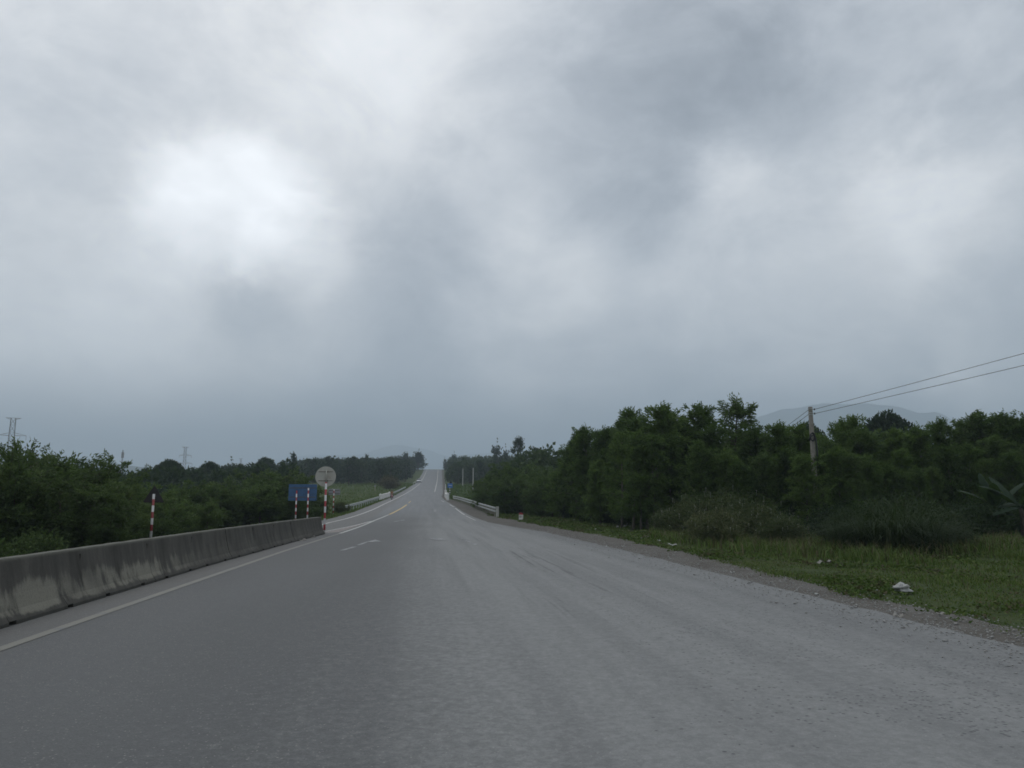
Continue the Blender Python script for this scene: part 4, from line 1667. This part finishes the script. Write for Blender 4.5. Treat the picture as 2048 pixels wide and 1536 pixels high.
def panel_sign(name, label, y, pxs, pole_tops, base_py, rect, mat, pole_mat, r, rz=0, behind=True, extra=None):
    x0, y0_, x1, y1_ = rect
    p = at((x0 + x1) / 2, base_py, y)
    z0 = gz(p.x, y)
    e = empty(name, (p.x, y, z0), rz)
    for px, tp in zip(pxs, pole_tops):
        q = at(px, tp, y)
        m = MB()
        zb = gz(q.x, y) - z0
        m.tube([(q.x - p.x, 0, zb - .3), (q.x - p.x, 0, q.z - z0)], r, 10)
        m.build('post', pole_mat, e)
    a, b = at(x0, y0_, y), at(x1, y1_, y)
    off = .09 if behind else -.09
    m = MB()
    m.box(((a.x + b.x) / 2 - p.x, off, (a.z + b.z) / 2 - z0), (b.x - a.x, .03, a.z - b.z), 0, .008)
    m.build('panel', mat, e)
    k = MB()
    for f in (.22, .78):
        zz = a.z + (b.z - a.z) * f - z0
        k.box(((a.x + b.x) / 2 - p.x, off * .72, zz), ((b.x - a.x) * .92, .03, .045))
    k.build('cross_rail', M['rod'] if behind else mat, e)
    tag(e, label, 'road sign')
    return e, p, z0


panel_sign('direction_sign', 'large blue sign panel on two red and white posts behind barrier', 56, (593.5, 617), (981, 976), 1050, (577.5, 968.5, 632.5, 1001.5), M['blue'], M['post_far'], .05)
panel_sign('small_sign', 'small grey sign seen from behind on a banded post on grass', 79, (668,), (979,), 1031, (657, 978, 680, 989.5), M['plate_grey'], M['post_far'], .055)
e, p, z0 = panel_sign('information_sign', 'small bright blue sign on black and white post beside white parapet', 172, (899.8,), (974,), 990, (895.2, 967, 905, 975.6), M['blue_sign'], M['post_black'], .09, 0, False)
m = MB()
a, b = at(897, 970.6, 172), at(903.5, 971.4, 172)
m.box(((a.x + b.x) / 2 - p.x, -.112, (a.z + b.z) / 2 - z0), (b.x - a.x, .008, .09))
m.build('sign_stripe', M['lamp'], e)
m = MB()
a = at(901.5, 965.6, 172)
m.disc((a.x - p.x, .08, a.z - z0), .30, .02, 'Y', 20)
m.build('upper_disc', M['plate_dark'], e)
t = ground(771.5, 981)
e = empty('marker_sign', (t.x - 3, t.y, gz(t.x - 3, t.y)))
zt = at(771.5, 970, t.y).z - e.location.z
m = MB()
m.tube([(0, 0, -.3), (0, 0, zt)], .06, 8)
m.build('post', M['post_far'], e)
m = MB()
m.box((0, -.08, zt - .25), (.45, .03, .5), 0, .006)
m.build('panel', M['plate_grey'], e)
tag(e, 'thin small sign on a pale post in the left field behind the parapet', 'road sign')


# ------------------------------------------------------------------ kilometre stone
def km_stone():
    b = ground(1042, 1040.5)
    e = empty('kilometre_stone', b, math.radians(-6))
    w, d, h = .34, .18, .58
    m = MB()
    m.box((0, 0, h * .36), (w, d, h * .80), 0, .012)
    m.build('stone_body', M['white'], e)
    c = MB()
    rings = []
    for y in (-d / 2, -d / 2 + .012, d / 2 - .012, d / 2):
        s = 1 if abs(y) < d / 2 - .005 else .94
        ring = [(w / 2 * s, y, h * .7605)]
        for k in range(9):
            a = math.pi * k / 8
            ring.append((w / 2 * s * math.cos(a), y, h * .7805 + .16 * s * math.sin(a)))
        ring.append((-w / 2 * s, y, h * .7605))
        rings.append(ring)
    c.loft(rings)
    c.build('red_cap', M['red'], e)
    cu = bpy.data.curves.new('number', 'FONT')
    cu.body = '81'
    cu.size = .27
    cu.align_x = 'CENTER'
    cu.extrude = .002
    tmp = bpy.data.objects.new('number_curve', cu)
    COL.objects.link(tmp)
    bpy.context.view_layer.update()
    me = bpy.data.meshes.new_from_object(tmp.evaluated_get(bpy.context.evaluated_depsgraph_get()))
    bpy.data.objects.remove(tmp)
    o = link('number', me, M['black'], e)
    o.rotation_euler = (math.pi / 2, 0, 0)
    o.location = (0, -d / 2 - .004, .20)
    tag(e, 'white kilometre stone with red top and black number on grass', 'milestone')


km_stone()


# ------------------------------------------------------------------ guardrails
def wbeam(mb, pts, zc, h=.30, t=.05, toward=1):
    """corrugated rail along pts (x, y)"""
    sec = [(-h / 2, 0), (-h * .38, t), (-h * .16, t), (0, 0), (h * .16, t), (h * .38, t), (h / 2, 0)]
    rings = []
    for i, p in enumerate(pts):
        a, b = Vector(pts[max(i - 1, 0)]), Vector(pts[min(i + 1, len(pts) - 1)])
        d = (b - a).normalized()
        n = Vector((-d.y, d.x)) * toward
        z = gz(p[0], p[1]) + zc
        ring = [(p[0] + n.x * o, p[1] + n.y * o, z + q) for q, o in sec]
        ring += [(p[0] + n.x * (o - .012), p[1] + n.y * (o - .012), z + q) for q, o in reversed(sec)]
        rings.append(ring)
    mb.loft(rings, True, False)


def rail_run(name, label, path, zs, post_gap, post_mat, h, toward, post=(.09, .12), rail_mat=None, rh=.3, group='steel guardrails'):
    pts = [Vector(p) for p in path]
    dense = []
    for a, b in zip(pts, pts[1:]):
        n = max(1, int((b - a).length / 1.5))
        dense += [a.lerp(b, i / n) for i in range(n)]
    dense.append(pts[-1])
    e = empty(name, (pts[0].x, pts[0].y, gz(pts[0].x, pts[0].y)))
    inv = -e.location
    for k, zc in enumerate(zs):
        mb = MB()
        wbeam(mb, [tuple(p) for p in dense], zc, rh, .06, toward)
        mb.v = [(v[0] + inv.x, v[1] + inv.y, v[2] + inv.z) for v in mb.v]
        mb.build('rail', rail_mat or M['steel'], e)
    acc, nxt = 0, 0
    me = None
    for a, b in zip(dense, dense[1:]):
        L = (b - a).length
        while nxt <= acc + L:
            q = a.lerp(b, (nxt - acc) / L)
            dd = (b - a).normalized()
            n = Vector((-dd.y, dd.x)) * toward
            if me is None:
                pm = MB()
                pm.box((0, 0, h / 2 - .2), (post[0], post[1], h + .4), 0, .01)
                me = pm.mesh('post')
            o = link('post', me, post_mat, e)
            o.location = (q.x - n.x * .08 + inv.x, q.y - n.y * .08 + inv.y, gz(q.x, q.y) + inv.z)
            o.rotation_euler = (0, 0, math.atan2(dd.y, dd.x))
            nxt += post_gap
        acc += L
    tag(e, label, 'guardrail', group)
    return e


rg = [ground(992, 1034), ground(984, 1032.5), ground(965, 1026), ground(943, 1014.5)]
right_path = [(r.x, r.y) for r in rg[:1]] + [(6.5, 71), (6.55, 78), (6.45, 88), (6.4, 98), (6.1, 110), (5.7, 122), (5.0, 132)]
e = rail_run('guardrail', 'curving double guardrail with close posts beside the dirt shoulder at right', right_path, (.80, .50), 1.6, M['concrete'], .8, 1, (.10, .10), None, .17)
b = Vector((right_path[0][0], right_path[0][1]))
m = MB()
m.box((.10, -.25, .42), (.26, .22, 1.05), 0, .02)
m.build('end_post', M['concrete_pale'], e)

rail_run('guardrail', 'pale guardrail climbing the right verge beyond the white parapet', [(4.75, 157), (5.2, 185), (6.4, 230), (7.3, 262)], (.62,), 4, M['concrete_pale'], .75, 1)
rail_run('guardrail', 'left guardrail curving up to the white bridge parapet', [(-8.55, 84), (-8.2, 98), (-7.95, 112), (-7.75, 124), (-7.6, 133)], (.64,), 3, M['steel'], .7, -1)
rail_run('guardrail', 'left guardrail running on beyond the white bridge parapet', [(-7.05, 156), (-6.6, 175), (-6.1, 200), (-5.5, 225)], (.64,), 4, M['steel'], .7, -1)
# guide posts by the white car
for k, (px, py) in enumerate([(826.5, 970), (829, 968), (831.5, 966.2)]):
    t = ground(px, py)
    pm = MB()
    pm.box((0, 0, .35), (.18, .18, 1.0), 0, .02)
    pm.box((0, 0, .92), (.13, .13, .14), 0, .02)
    o = pm.build('guide_post', M['white'], None, (t.x, t.y, t.z))
    tag(o, ['white guide post on the left verge, farthest below the white car', 'white guide post on the left verge, middle one of three', 'white guide post on the left verge, nearest the white car'][k], 'guide post', 'white guide posts on the left verge')


def parapet(label, ax, ay, bx, by, h, th, posts):
    L = math.hypot(bx - ax, by - ay)
    e = empty('bridge_parapet', (ax, ay, gz(ax, ay)), math.atan2(by - ay, bx - ax))
    dz = gz(bx, by) - gz(ax, ay)
    m = MB()
    n = 8
    rings = []
    for i in range(n + 1):
        x = L * i / n
        z = dz * i / n
        rings.append([(x, -th / 2, z - .4), (x, th / 2, z - .4), (x, th / 2, z + h), (x, th / 2 - .03, z + h + .03), (x, -th / 2 + .03, z + h + .03), (x, -th / 2, z + h)])
    m.loft(rings)
    m.build('wall', M['white'], e)
    c = MB()
    c.loft([[(x, -th / 2 - .14, z - .3), (x, th / 2 + .14, z - .3), (x, th / 2 + .14, z + .16), (x, -th / 2 - .14, z + .16)] for x, z in ((.15, dz * .15 / L), (L - .15, dz))])
    c.build('kerb', M['concrete'], e)
    for (x, hh) in posts:
        q = MB()
        z = dz * x / L
        q.box((x, 0, z + hh / 2 - .2), (.34, th + .12, hh + .4), 0, .02)
        q.loft([[(x - .17, -th / 2 - .06, z + hh), (x + .17, -th / 2 - .06, z + hh), (x + .17, th / 2 + .06, z + hh), (x - .17, th / 2 + .06, z + hh)],
                [(x - .04, -.03, z + hh + .14), (x + .04, -.03, z + hh + .14), (x + .04, .03, z + hh + .14), (x - .04, .03, z + hh + .14)]])
        q.build('pillar', M['white'], e)
    tag(e, label, 'parapet', 'white bridge parapets')


parapet('white bridge parapet on the left behind the motorbike rider', -7.6, 133.8, -6.95, 155, .98, .26, [(.2, 1.05), (21.0, 1.05)])
parapet('white bridge parapet on the right seen end-on with raised pillars', 4.15, 134, 4.35, 155, .95, .34, [(.2, 1.25), (20.8, 1.45)])


# ------------------------------------------------------------------ utility poles, wires, pylons
def utility_pole(name, label, loc, h, w0, w1, group, detailed=False):
    e = empty(name, loc)
    m = MB()
    n = 6
    rings = []
    for i in range(n + 1):
        t = i / n
        a = (w0 + (w1 - w0) * t) / 2
        z = -.4 + (h + .4) * t
        c = a * .2
        rings.append([(a - c, -a, z), (a, -a + c, z), (a, a - c, z), (a - c, a, z), (-a + c, a, z), (-a, a - c, z), (-a, -a + c, z), (-a + c, -a, z)])
    m.loft(rings)
    m.build('shaft', M['concrete'] if detailed else M['concrete_pale'], e)
    if detailed:
        for dz in (.10, .34, .45):
            b = MB()
            a = w1 / 2 + .015
            b.box((0, 0, h - dz), (a * 2, a * 2, .05), 0, .008)
            b.build('clamp_band', M['steel'], e)
        for dz in (.14, .38):
            b = MB()
            b.tube([(.12, -.02, h - dz), (.22, -.04, h - dz)], .012, 6)
            b.tube([(.22, -.04, h - dz - .05), (.22, -.04, h - dz + .05)], [.035, .035], 10)
            b.build('insulator', M['black'], e)
        # hank of black cable hung on the shaft
        c = MB()
        for k in range(3):
            pts = []
            for i in range(19):
                a = 2 * math.pi * i / 18
                pts.append((-.10 + .13 * math.sin(a) + .02 * k, -.17 - .02 * k, h - 1.72 - .20 * math.cos(a) * (1 + .1 * k)))
            c.tube(pts, .024, 6, cap=False)
        c.tube([(-.25, -.15, h - 1.95), (-.22, -.17, h - 1.7), (.02, -.18, h - 1.62), (.12, -.17, h - 1.8), (.16, -.17, h - 2.6), (.10, -.16, h - 3.3)], .04, 6)
        c.build('cable_coil', M['black'], e)
    tag(e, label, 'utility pole', group)
    return e


YP = 40.0
p = at(1632, 1000, YP)
zb = gz(p.x, YP)
ztop = at(1631, 814, YP).z
utility_pole('utility_pole', 'square concrete utility pole with black cable coil rising from the stand', (p.x, YP, zb), ztop - zb, .27, .18, 'concrete utility poles', True)
for (px, by, ty, lab) in [(946, 982, 936.5, 'thin pale utility pole beyond the guardrail, nearer of the two'), (925.5, 973, 937.5, 'thin pale utility pole beyond the guardrail, farther of the two')]:
    b = ground(px, by)
    utility_pole('utility_pole', lab, b, (by - ty) / FPX * b.y, .34, .24, 'concrete utility poles')


def wire(a, b, sag, r, label, group):
    m = MB()
    pts = []
    for i in range(25):
        t = i / 24
        q = a.lerp(b, t)
        pts.append(q - Vector((0, 0, sag * 4 * t * (1 - t))))
    m.tube([p_ - a for p_ in pts], r, 5)
    o = m.build('power_wire', M['black'], None, a)
    tag(o, label, 'wire', group)


for (dz, py_r, py_l, lab) in [(.14, 705, 851, 'upper'), (.38, 729, 860, 'lower')]:
    a = Vector((p.x + .22, YP - .04, ztop - dz))
    # next pole stands to the right, nearer the camera and out of view
    q = at(2048, py_r, 31)
    d = (q - a)
    b = a + d * 1.9
    wire(a, b, .04, .013, lab + ' wire running from the concrete pole to the right edge', 'power wires')
    a2 = Vector((p.x - .05, YP + .12, ztop - dz - .02))
    q2 = at(1575, py_l - 1, 46)
    wire(a2, a2 + (q2 - a2) * 1.8, .03, .013, lab + ' wire running from the concrete pole down into the trees on its left', 'power wires')


def pylon(name, label, px, py_top, y, H, s=1.0, parent_group='lattice pylons on the left plain'):
    t = at(px, py_top, y)
    e = empty(name, (t.x, y, t.z - H * s), math.radians(20))
    e.scale = (s, s, s)
    m = MB()

    def half(z):
        return float(np.interp(z, [0, H * .62, H], [3.6, 1.25, 1.0]))
    lv = [0, H * .16, H * .3, H * .42, H * .52, H * .6, H * .68, H * .76, H * .84, H * .92, H]
    r = .065 if y < 500 else .11
    cs = ((-1, -1), (1, -1), (1, 1), (-1, 1))
    for a, b in zip(lv, lv[1:]):
        ha, hb = half(a), half(b)
        for k in range(4):
            c, d = cs[k], cs[(k + 1) % 4]
            m.tube([(c[0] * ha, c[1] * ha, a), (c[0] * hb, c[1] * hb, b)], r * 1.3, 4)
            m.tube([(c[0] * ha, c[1] * ha, a), (d[0] * hb, d[1] * hb, b)], r * .8, 4)
            m.tube([(d[0] * ha, d[1] * ha, a), (c[0] * hb, c[1] * hb, b)], r * .8, 4)
            m.tube([(c[0] * hb, c[1] * hb, b), (d[0] * hb, d[1] * hb, b)], r * .7, 4)
    m.build('tower', M['lattice'], e)
    for z, w, side in ((H * .998, 2.3, 0), (H * .80, 5.0, 1), (H * .80, 4.2, -1), (H * .62, 6.0, 1), (H * .62, 5.4, -1)):
        q = MB()
        for sd in ((-1, 1) if side == 0 else (side,)):
            h = half(z)
            for yy in (-h, h):
                q.tube([(sd * h * .9, yy, z), (sd * (h + w), 0, z + .1)], r, 4)
                q.tube([(sd * h * .9, yy, z + 1.4 if side else z - .8), (sd * (h + w), 0, z + .15)], r * .8, 4)
        if side:
            q.tube([(side * (half(z) + w), 0, z), (side * (half(z) + w), 0, z - 2.2)], r * 1.1, 5)
        q.build('crossarm', M['lattice'], e)
    tag(e, label, 'pylon', parent_group)


pylon('pylon', 'nearest lattice pylon rising behind the trees at the far left', 27, 836, 400, 44)
pylon('pylon', 'middle lattice pylon standing clear above the skyline trees', 371, 894, 800, 44)
pylon('pylon', 'faintest small lattice pylon on the skyline, right of the middle one', 482, 917, 1250, 44)
pylon('pylon', 'faint lattice pylon behind the acacia stand right of the concrete pole', 1713, 838, 620, 44, .8, 'lattice pylons on the left plain')
t = at(246, 900, 700)
e = empty('antenna_mast', (t.x, 700, t.z - 45))
m = MB()
for k in range(3):
    a = 2 * math.pi * k / 3
    m.tube([(.7 * math.cos(a), .7 * math.sin(a), 0), (.35 * math.cos(a), .35 * math.sin(a), 45)], .14, 4)
for i in range(18):
    z = i * 2.5
    for k in range(3):
        a, b = 2 * math.pi * k / 3, 2 * math.pi * (k + 1) / 3
        m.tube([(.62 * math.cos(a), .62 * math.sin(a), z), (.55 * math.cos(b), .55 * math.sin(b), z + 2.5)], .07, 4)
m.build('mast', M['lattice'], e)
m = MB()
for k in range(3):
    a = 2 * math.pi * k / 3
    m.box((.8 * math.cos(a), .8 * math.sin(a), 40.5), (.5, .5, 5.0), a, .05)
m.build('antenna', M['rust'], e)
tag(e, 'thin antenna mast with panels on top above the left-hand hill', 'mast')


# ------------------------------------------------------------------ white car coming down the hill
def car(loc, rz):
    e = empty('white_car', loc, rz)       # local -Y is the front
    b = MB()
    # body sections along Y: (y, half width, z bottom, z shoulder)
    secs = [(-2.15, .62, .42, .62), (-2.05, .78, .28, .72), (-1.6, .84, .22, .82), (-.8, .86, .20, .90), (.4, .86, .20, .94), (1.4, .85, .22, .96), (1.95, .80, .28, .98), (2.12, .70, .40, .90)]
    rings = []
    for (y, w, z0_, z1) in secs:
        rings.append([(-w * .9, y, z0_), (w * .9, y, z0_), (w, y, z0_ + .15), (w, y, z1 - .15), (w * .93, y, z1 - .03), (w * .7, y, z1), (-w * .7, y, z1), (-w * .93, y, z1 - .03), (-w, y, z1 - .15), (-w, y, z0_ + .15)])
    b.loft(rings, True, True)
    b.build('body', M['car_white'], e)
    r = MB()
    cab = [(-.95, .70, .90), (-.25, .58, 1.42), (.9, .57, 1.45), (1.65, .66, .98)]
    rings = [[(-w, y, z - .0), (w, y, z), (w * .86, y + .05, z + .03), (-w * .86, y + .05, z + .03)] for (y, w, z) in cab[1:3]]
    r.loft(rings)
    r.build('roof', M['car_white'], e)
    g = MB()
    lower = [(-.74, -1.0, .90), (.74, -1.0, .90), (.76, 1.65, .96), (-.76, 1.65, .96)]
    upper = [(-.58, -.24, 1.415), (.58, -.24, 1.415), (.57, .9, 1.445), (-.57, .9, 1.445)]
    g.loft([lower, upper])
    g.build('windows', M['glass'], e)
    for s in (-1, 1):
        h = MB()
        h.box((s * .62, -2.07, .64), (.30, .10, .14), 0, .03)
        h.build('headlight', M['lamp'], e)
        h = MB()
        h.box((s * .97, -.72, 1.0), (.18, .08, .13), 0, .03)
        h.build('mirror', M['car_white'], e)
        for y in (-1.35, 1.30):
            w = MB()
            w.disc((s * .78, y, .32), .32, .20, 'X', 24, .03)
            o = w.build('wheel', M['black'], e)
            w = MB()
            w.disc((s * .885, y, .32), .20, .02, 'X', 16, .005)
            w.build('rim', M['chrome'], o)
    k = MB()
    k.box((0, -2.155, .50), (.85, .04, .12), 0, .01)
    k.build('grille', M['black'], e)
    k = MB()
    k.box((0, -2.17, .36), (.42, .02, .11), 0, .005)
    k.build('number_plate', M['lamp'], e)
    e.scale = (1.12, 1.12, 1.15)
    tag(e, 'white car coming down the hill along the left edge of road', 'car')


t = ground(836.5, 965.5)
car((t.x + .2, t.y, t.z + .03), math.radians(1))


# ------------------------------------------------------------------ motorbike and rider, coming towards the camera
def motorbike(loc, rz):
    e = empty('motorbike', loc, rz)        # local -Y is the front
    for y, n in ((-.62, 'front'), (.62, 'rear')):
        w = MB()
        pts = [(0, y + .25 * math.cos(a), .29 + .25 * math.sin(a)) for a in np.linspace(0, 2 * math.pi, 21)]
        w.tube(pts, .045, 8, cap=False)
        o = w.build('wheel', M['black'], e)
        h = MB()
        h.disc((0, y, .29), .06, .10, 'X', 12)
        for k in range(6):
            a = math.pi * k / 3
            h.tube([(0, y, .29), (0, y + .23 * math.cos(a), .29 + .23 * math.sin(a))], .008, 4)
        h.build('rim', M['chrome'], o)
    f = MB()
    for s in (-1, 1):
        f.tube([(s * .07, -.62, .29), (s * .07, -.45, .70), (s * .06, -.38, .95)], .022, 6)
    f.build('fork', M['chrome'], e)
    b = MB()
    ring = []
    for (y, w, z0_, z1) in ((-.46, .10, .55, .95), (-.36, .16, .38, .92), (-.15, .11, .30, .55), (.10, .13, .30, .62), (.45, .15, .42, .76), (.85, .08, .58, .78)):
        ring.append([(-w * .6, y, z0_), (w * .6, y, z0_), (w, y, (z0_ + z1) / 2), (w * .7, y, z1), (-w * .7, y, z1), (-w, y, (z0_ + z1) / 2)])
    b.loft(ring, True, True)
    b.build('fairing', M['red'], e)
    s_ = MB()
    s_.box((0, .36, .80), (.26, .72, .09), 0, .03)
    s_.build('seat', M['black'], e)
    h = MB()
    h.tube([(-.34, -.22, 1.02), (-.2, -.34, 1.03), (0, -.38, .98), (.2, -.34, 1.03), (.34, -.22, 1.02)], .016, 6)
    h.build('handlebar', M['black'], e)
    l = MB()
    l.disc((0, -.47, .84), .085, .06, 'Y', 16, .02)
    l.build('headlight', M['lamp'], e)
    for s in (-1, 1):
        q = MB()
        q.tube([(s * .22, -.32, 1.03), (s * .27, -.34, 1.20)], .008, 4)
        q.disc((s * .29, -.34, 1.23), .055, .02, 'Y', 12)
        q.build('mirror', M['black'], e)
    q = MB()
    q.tube([(.14, .1, .27), (.16, .5, .30), (.16, .9, .36)], [.03, .045, .05], 8)
    q.build('exhaust', M['chrome'], e)
    tag(e, 'motorbike coming along the left lane beside the white parapet', 'motorbike')


def rider(loc, rz):
    e = empty('person', loc, rz)
    # one continuous body: joints and radii, seated with hands on the bars (local -Y is the front)
    V, E, R = [], [], []

    def v(p_, r, par=None):
        V.append(p_)
        R.append(r)
        if par is not None:
            E.append((par, len(V) - 1))
        return len(V) - 1
    pel = v((0, .22, .93), .155)
    wa = v((0, .20, 1.08), .135, pel)
    ch = v((0, .14, 1.27), .155, wa)
    ub = v((0, .10, 1.40), .13, ch)
    nk = v((0, .07, 1.48), .058, ub)
    hd0 = v((0, .05, 1.56), .085, nk)
    hd1 = v((0, .03, 1.66), .095, hd0)
    v((0, .03, 1.73), .07, hd1)
    v((0, -.065, 1.615), .02, hd0)     # nose
    for s in (-1, 1):
        sh = v((s * .17, .10, 1.39), .07, ub)
        el = v((s * .29, -.02, 1.17), .045, sh)
        wr = v((s * .31, -.20, 1.06), .032, el)
        pa = v((s * .31, -.26, 1.05), .034, wr)
        for k, (dx, L_) in enumerate(((-.03, .055), (-.01, .065), (.01, .06), (.03, .05))):
            f1 = v((s * (.31 + dx), -.30, 1.045), .011, pa)
            f2 = v((s * (.31 + dx), -.31, 1.02 - L_ * .1), .010, f1)
            v((s * (.31 + dx), -.275, .995), .009, f2)
        t1 = v((s * .265, -.25, 1.03), .012, pa)
        v((s * .262, -.275, 1.0), .010, t1)
        hp = v((s * .11, .18, .90), .10, pel)
        kn = v((s * .20, -.22, .80), .068, hp)
        cf = v((s * .18, -.16, .58), .055, kn)
        an = v((s * .17, -.06, .33), .04, cf)
        v((s * .18, -.20, .29), .04, an)
    me = bpy.data.meshes.new('body')
    me.from_pydata(V, E, [])
    o = link('body', me, M['jacket'], e)
    o.modifiers.new('skin', 'SKIN')
    sk = me.skin_vertices[0].data
    for i, r in enumerate(R):
        sk[i].radius = (r, r)
    sk[0].use_root = True
    sd = o.modifiers.new('sub', 'SUBSURF')
    sd.levels = 1
    sd.render_levels = 1
    bpy.context.view_layer.update()
    me2 = bpy.data.meshes.new_from_object(o.evaluated_get(bpy.context.evaluated_depsgraph_get()))
    o.modifiers.clear()
    o.data = me2
    for m_ in (M['jacket'], M['trousers'], M['skin']):
        pass
    me2.materials.clear()
    for m_ in (M['jacket'], M['trousers'], M['skin']):
        me2.materials.append(m_)
    for pl in me2.polygons:
        c = pl.center
        pl.use_smooth = True
        pl.material_index = 1 if c.z < .97 and (abs(c.x) < .25 and c.z < .95) else 2 if c.z > 1.47 or (c.y < -.19 and c.z > .97 and abs(c.x) > .23) else 0
    h = MB()
    rings = []
    for k in range(7):
        a = math.pi / 2 * k / 6
        rr, zz = .155 * math.cos(a) + .002, 1.645 + .165 * math.sin(a)
        rings.append([(rr * math.cos(t_), .035 + rr * 1.1 * math.sin(t_), zz) for t_ in np.linspace(0, 2 * math.pi, 17)[:-1]])
    h.loft(rings, True, True)
    h.box((0, -.15, 1.655), (.20, .10, .02), 0, .006)
    h.build('helmet', M['helmet'], e)
    tag(e, 'person in orange-brown jacket and dark helmet riding the motorbike', 'person')


t = ground(783.5, 1000.5)
rider((t.x, t.y, t.z + .03), math.radians(3))
motorbike((t.x, t.y, t.z + .03), math.radians(3))


# ------------------------------------------------------------------ litter
def bag(loc, s, label, seed, mat, flat=.5, group=None):
    rng = random.Random(seed)
    V, Fc = [], []
    n, m_ = 22, 12
    for i in range(m_ + 1):
        th = math.pi * i / m_
        for k in range(n):
            a = 2 * math.pi * k / n
            d = Vector((math.sin(th) * math.cos(a), math.sin(th) * math.sin(a), math.cos(th)))
            r = 1 + .75 * mnoise.noise(d * 1.6 + Vector((seed, 0, 0))) + .42 * mnoise.noise(d * 4 + Vector((0, seed, 0))) - .25 * abs(mnoise.noise(d * 8 + Vector((seed, seed, 0))))
            V.append((d.x * r * s, d.y * r * s * .65, max(-.15 * s, d.z * r * s * flat) + .12 * s))
    for i in range(m_):
        for k in range(n):
            Fc.append((i * n + k, i * n + (k + 1) % n, (i + 1) * n + (k + 1) % n, (i + 1) * n + k))
    o = link('plastic_bag', np_mesh('plastic_bag', V, Fc), mat, None, loc)
    o.rotation_euler = (0, 0, rng.uniform(0, 3))
    tag(o, label, 'bag', group)


g = ground(1806, 1188)
bag(g + Vector((0, 0, .06)), .20, 'crumpled whitish plastic bag lying in the grass at right', 3, M['litter'], .42)


def scrap(px, py, L, W, label, mat, seed, lift=.03, name='litter_scrap', group='scraps of litter on the right verge'):
    g_ = ground(px, py)
    rng = random.Random(seed)
    mb = MB()
    n = 6
    rings = []
    for i in range(n + 1):
        x = L * (i / n - .5)
        z = .25 * W * math.sin(i * 1.3 + seed)
        w = W * (.75 + .35 * rng.random())
        rings.append([(x, -w / 2, z), (x, w / 2, z + .2 * W * rng.random()), (x, w / 2, z + .2 * W + .012), (x, -w / 2, z + .01)])
    mb.loft(rings)
    o = mb.build(name, mat, None, g_ + Vector((0, 0, lift)))
    o.rotation_euler = (rng.uniform(-.2, .2), rng.uniform(-.15, .15), rng.uniform(-.6, .6))
    tag(o, label, 'litter', group)


scrap(1345, 1093.5, .30, .10, 'white stick-like litter where the grass meets the dirt shoulder', M['litter'], 1, .06)
scrap(1632, 1194, .17, .035, 'thin white strip of litter on the asphalt edge', M['litter'], 2, .045)
scrap(1641, 1133, .22, .10, 'pale litter in the grass left of the plastic bag, nearer the road', M['litter_dull'], 3, .10)
scrap(1660, 1131, .15, .08, 'small pale litter beside another piece left of the plastic bag', M['litter_dull'], 4, .10)
scrap(1582, 1104, .20, .10, 'pale litter in the grass below the flowering shrub mound', M['litter_dull'], 5, .08)
scrap(1797, 1239, .12, .07, 'brownish litter on the dirt shoulder below the plastic bag', M['litter_dull'], 6, .04)
scrap(1882, 1235, .12, .05, 'small pale litter on the dirt shoulder right of the plastic bag', M['litter_dull'], 7, .04)
scrap(1465, 1149, .10, .05, 'small pale litter on the gravel, upslope from the white strip', M['litter'], 8, .04)
for k, (px, py) in enumerate([(1148, 1041), (1173, 1045), (1100, 1035), (1120, 1040), (1282, 1079), (1294, 1076), (1318, 1084), (1191, 1060), (1247, 1096), (1214, 1096), (1340, 1074), (1227, 1043)]):
    scrap(px, py, random.uniform(.09, .17), random.uniform(.04, .07), 'tiny pale scrap of litter along the far right verge', M['litter'], 20 + k, .05)
scrap(606, 1083, .35, .14, 'pale rubbish at the foot of the last barrier units', M['litter_dull'], 40, .045, group='rubbish along the barrier foot')
scrap(628, 1076.5, .22, .16, 'darker clod of rubbish beside the barrier end', M['rock'], 41, .045, group='rubbish along the barrier foot')
for k, (px, py) in enumerate([(1235, 1055), (1250, 1054), (1262, 1056)]):
    t = ground(px, py)
    bag(t + Vector((0, 0, .03)), random.uniform(.08, .13), 'small pale stone heap piece at the foot of the pale trunks', 50 + k, M['rock'], .7, 'stones by the pale trunks')

# ------------------------------------------------------------------ haze
hz = MB()
hz.box((0, 2500, 320), (17000, 12200, 760))
hm = bpy.data.materials.new('haze')
hm.use_nodes = True
hm.node_tree.nodes.clear()
vo = hm.node_tree.nodes.new('ShaderNodeVolumePrincipled')
vo.inputs['Color'].default_value = (.71, .835, .96, 1)
vo.inputs['Density'].default_value = 4.0e-4
vo.inputs['Anisotropy'].default_value = .1
ho = hm.node_tree.nodes.new('ShaderNodeOutputMaterial')
hm.node_tree.links.new(vo.outputs[0], ho.inputs['Volume'])
tag(hz.build('haze', hm), kind='stuff')
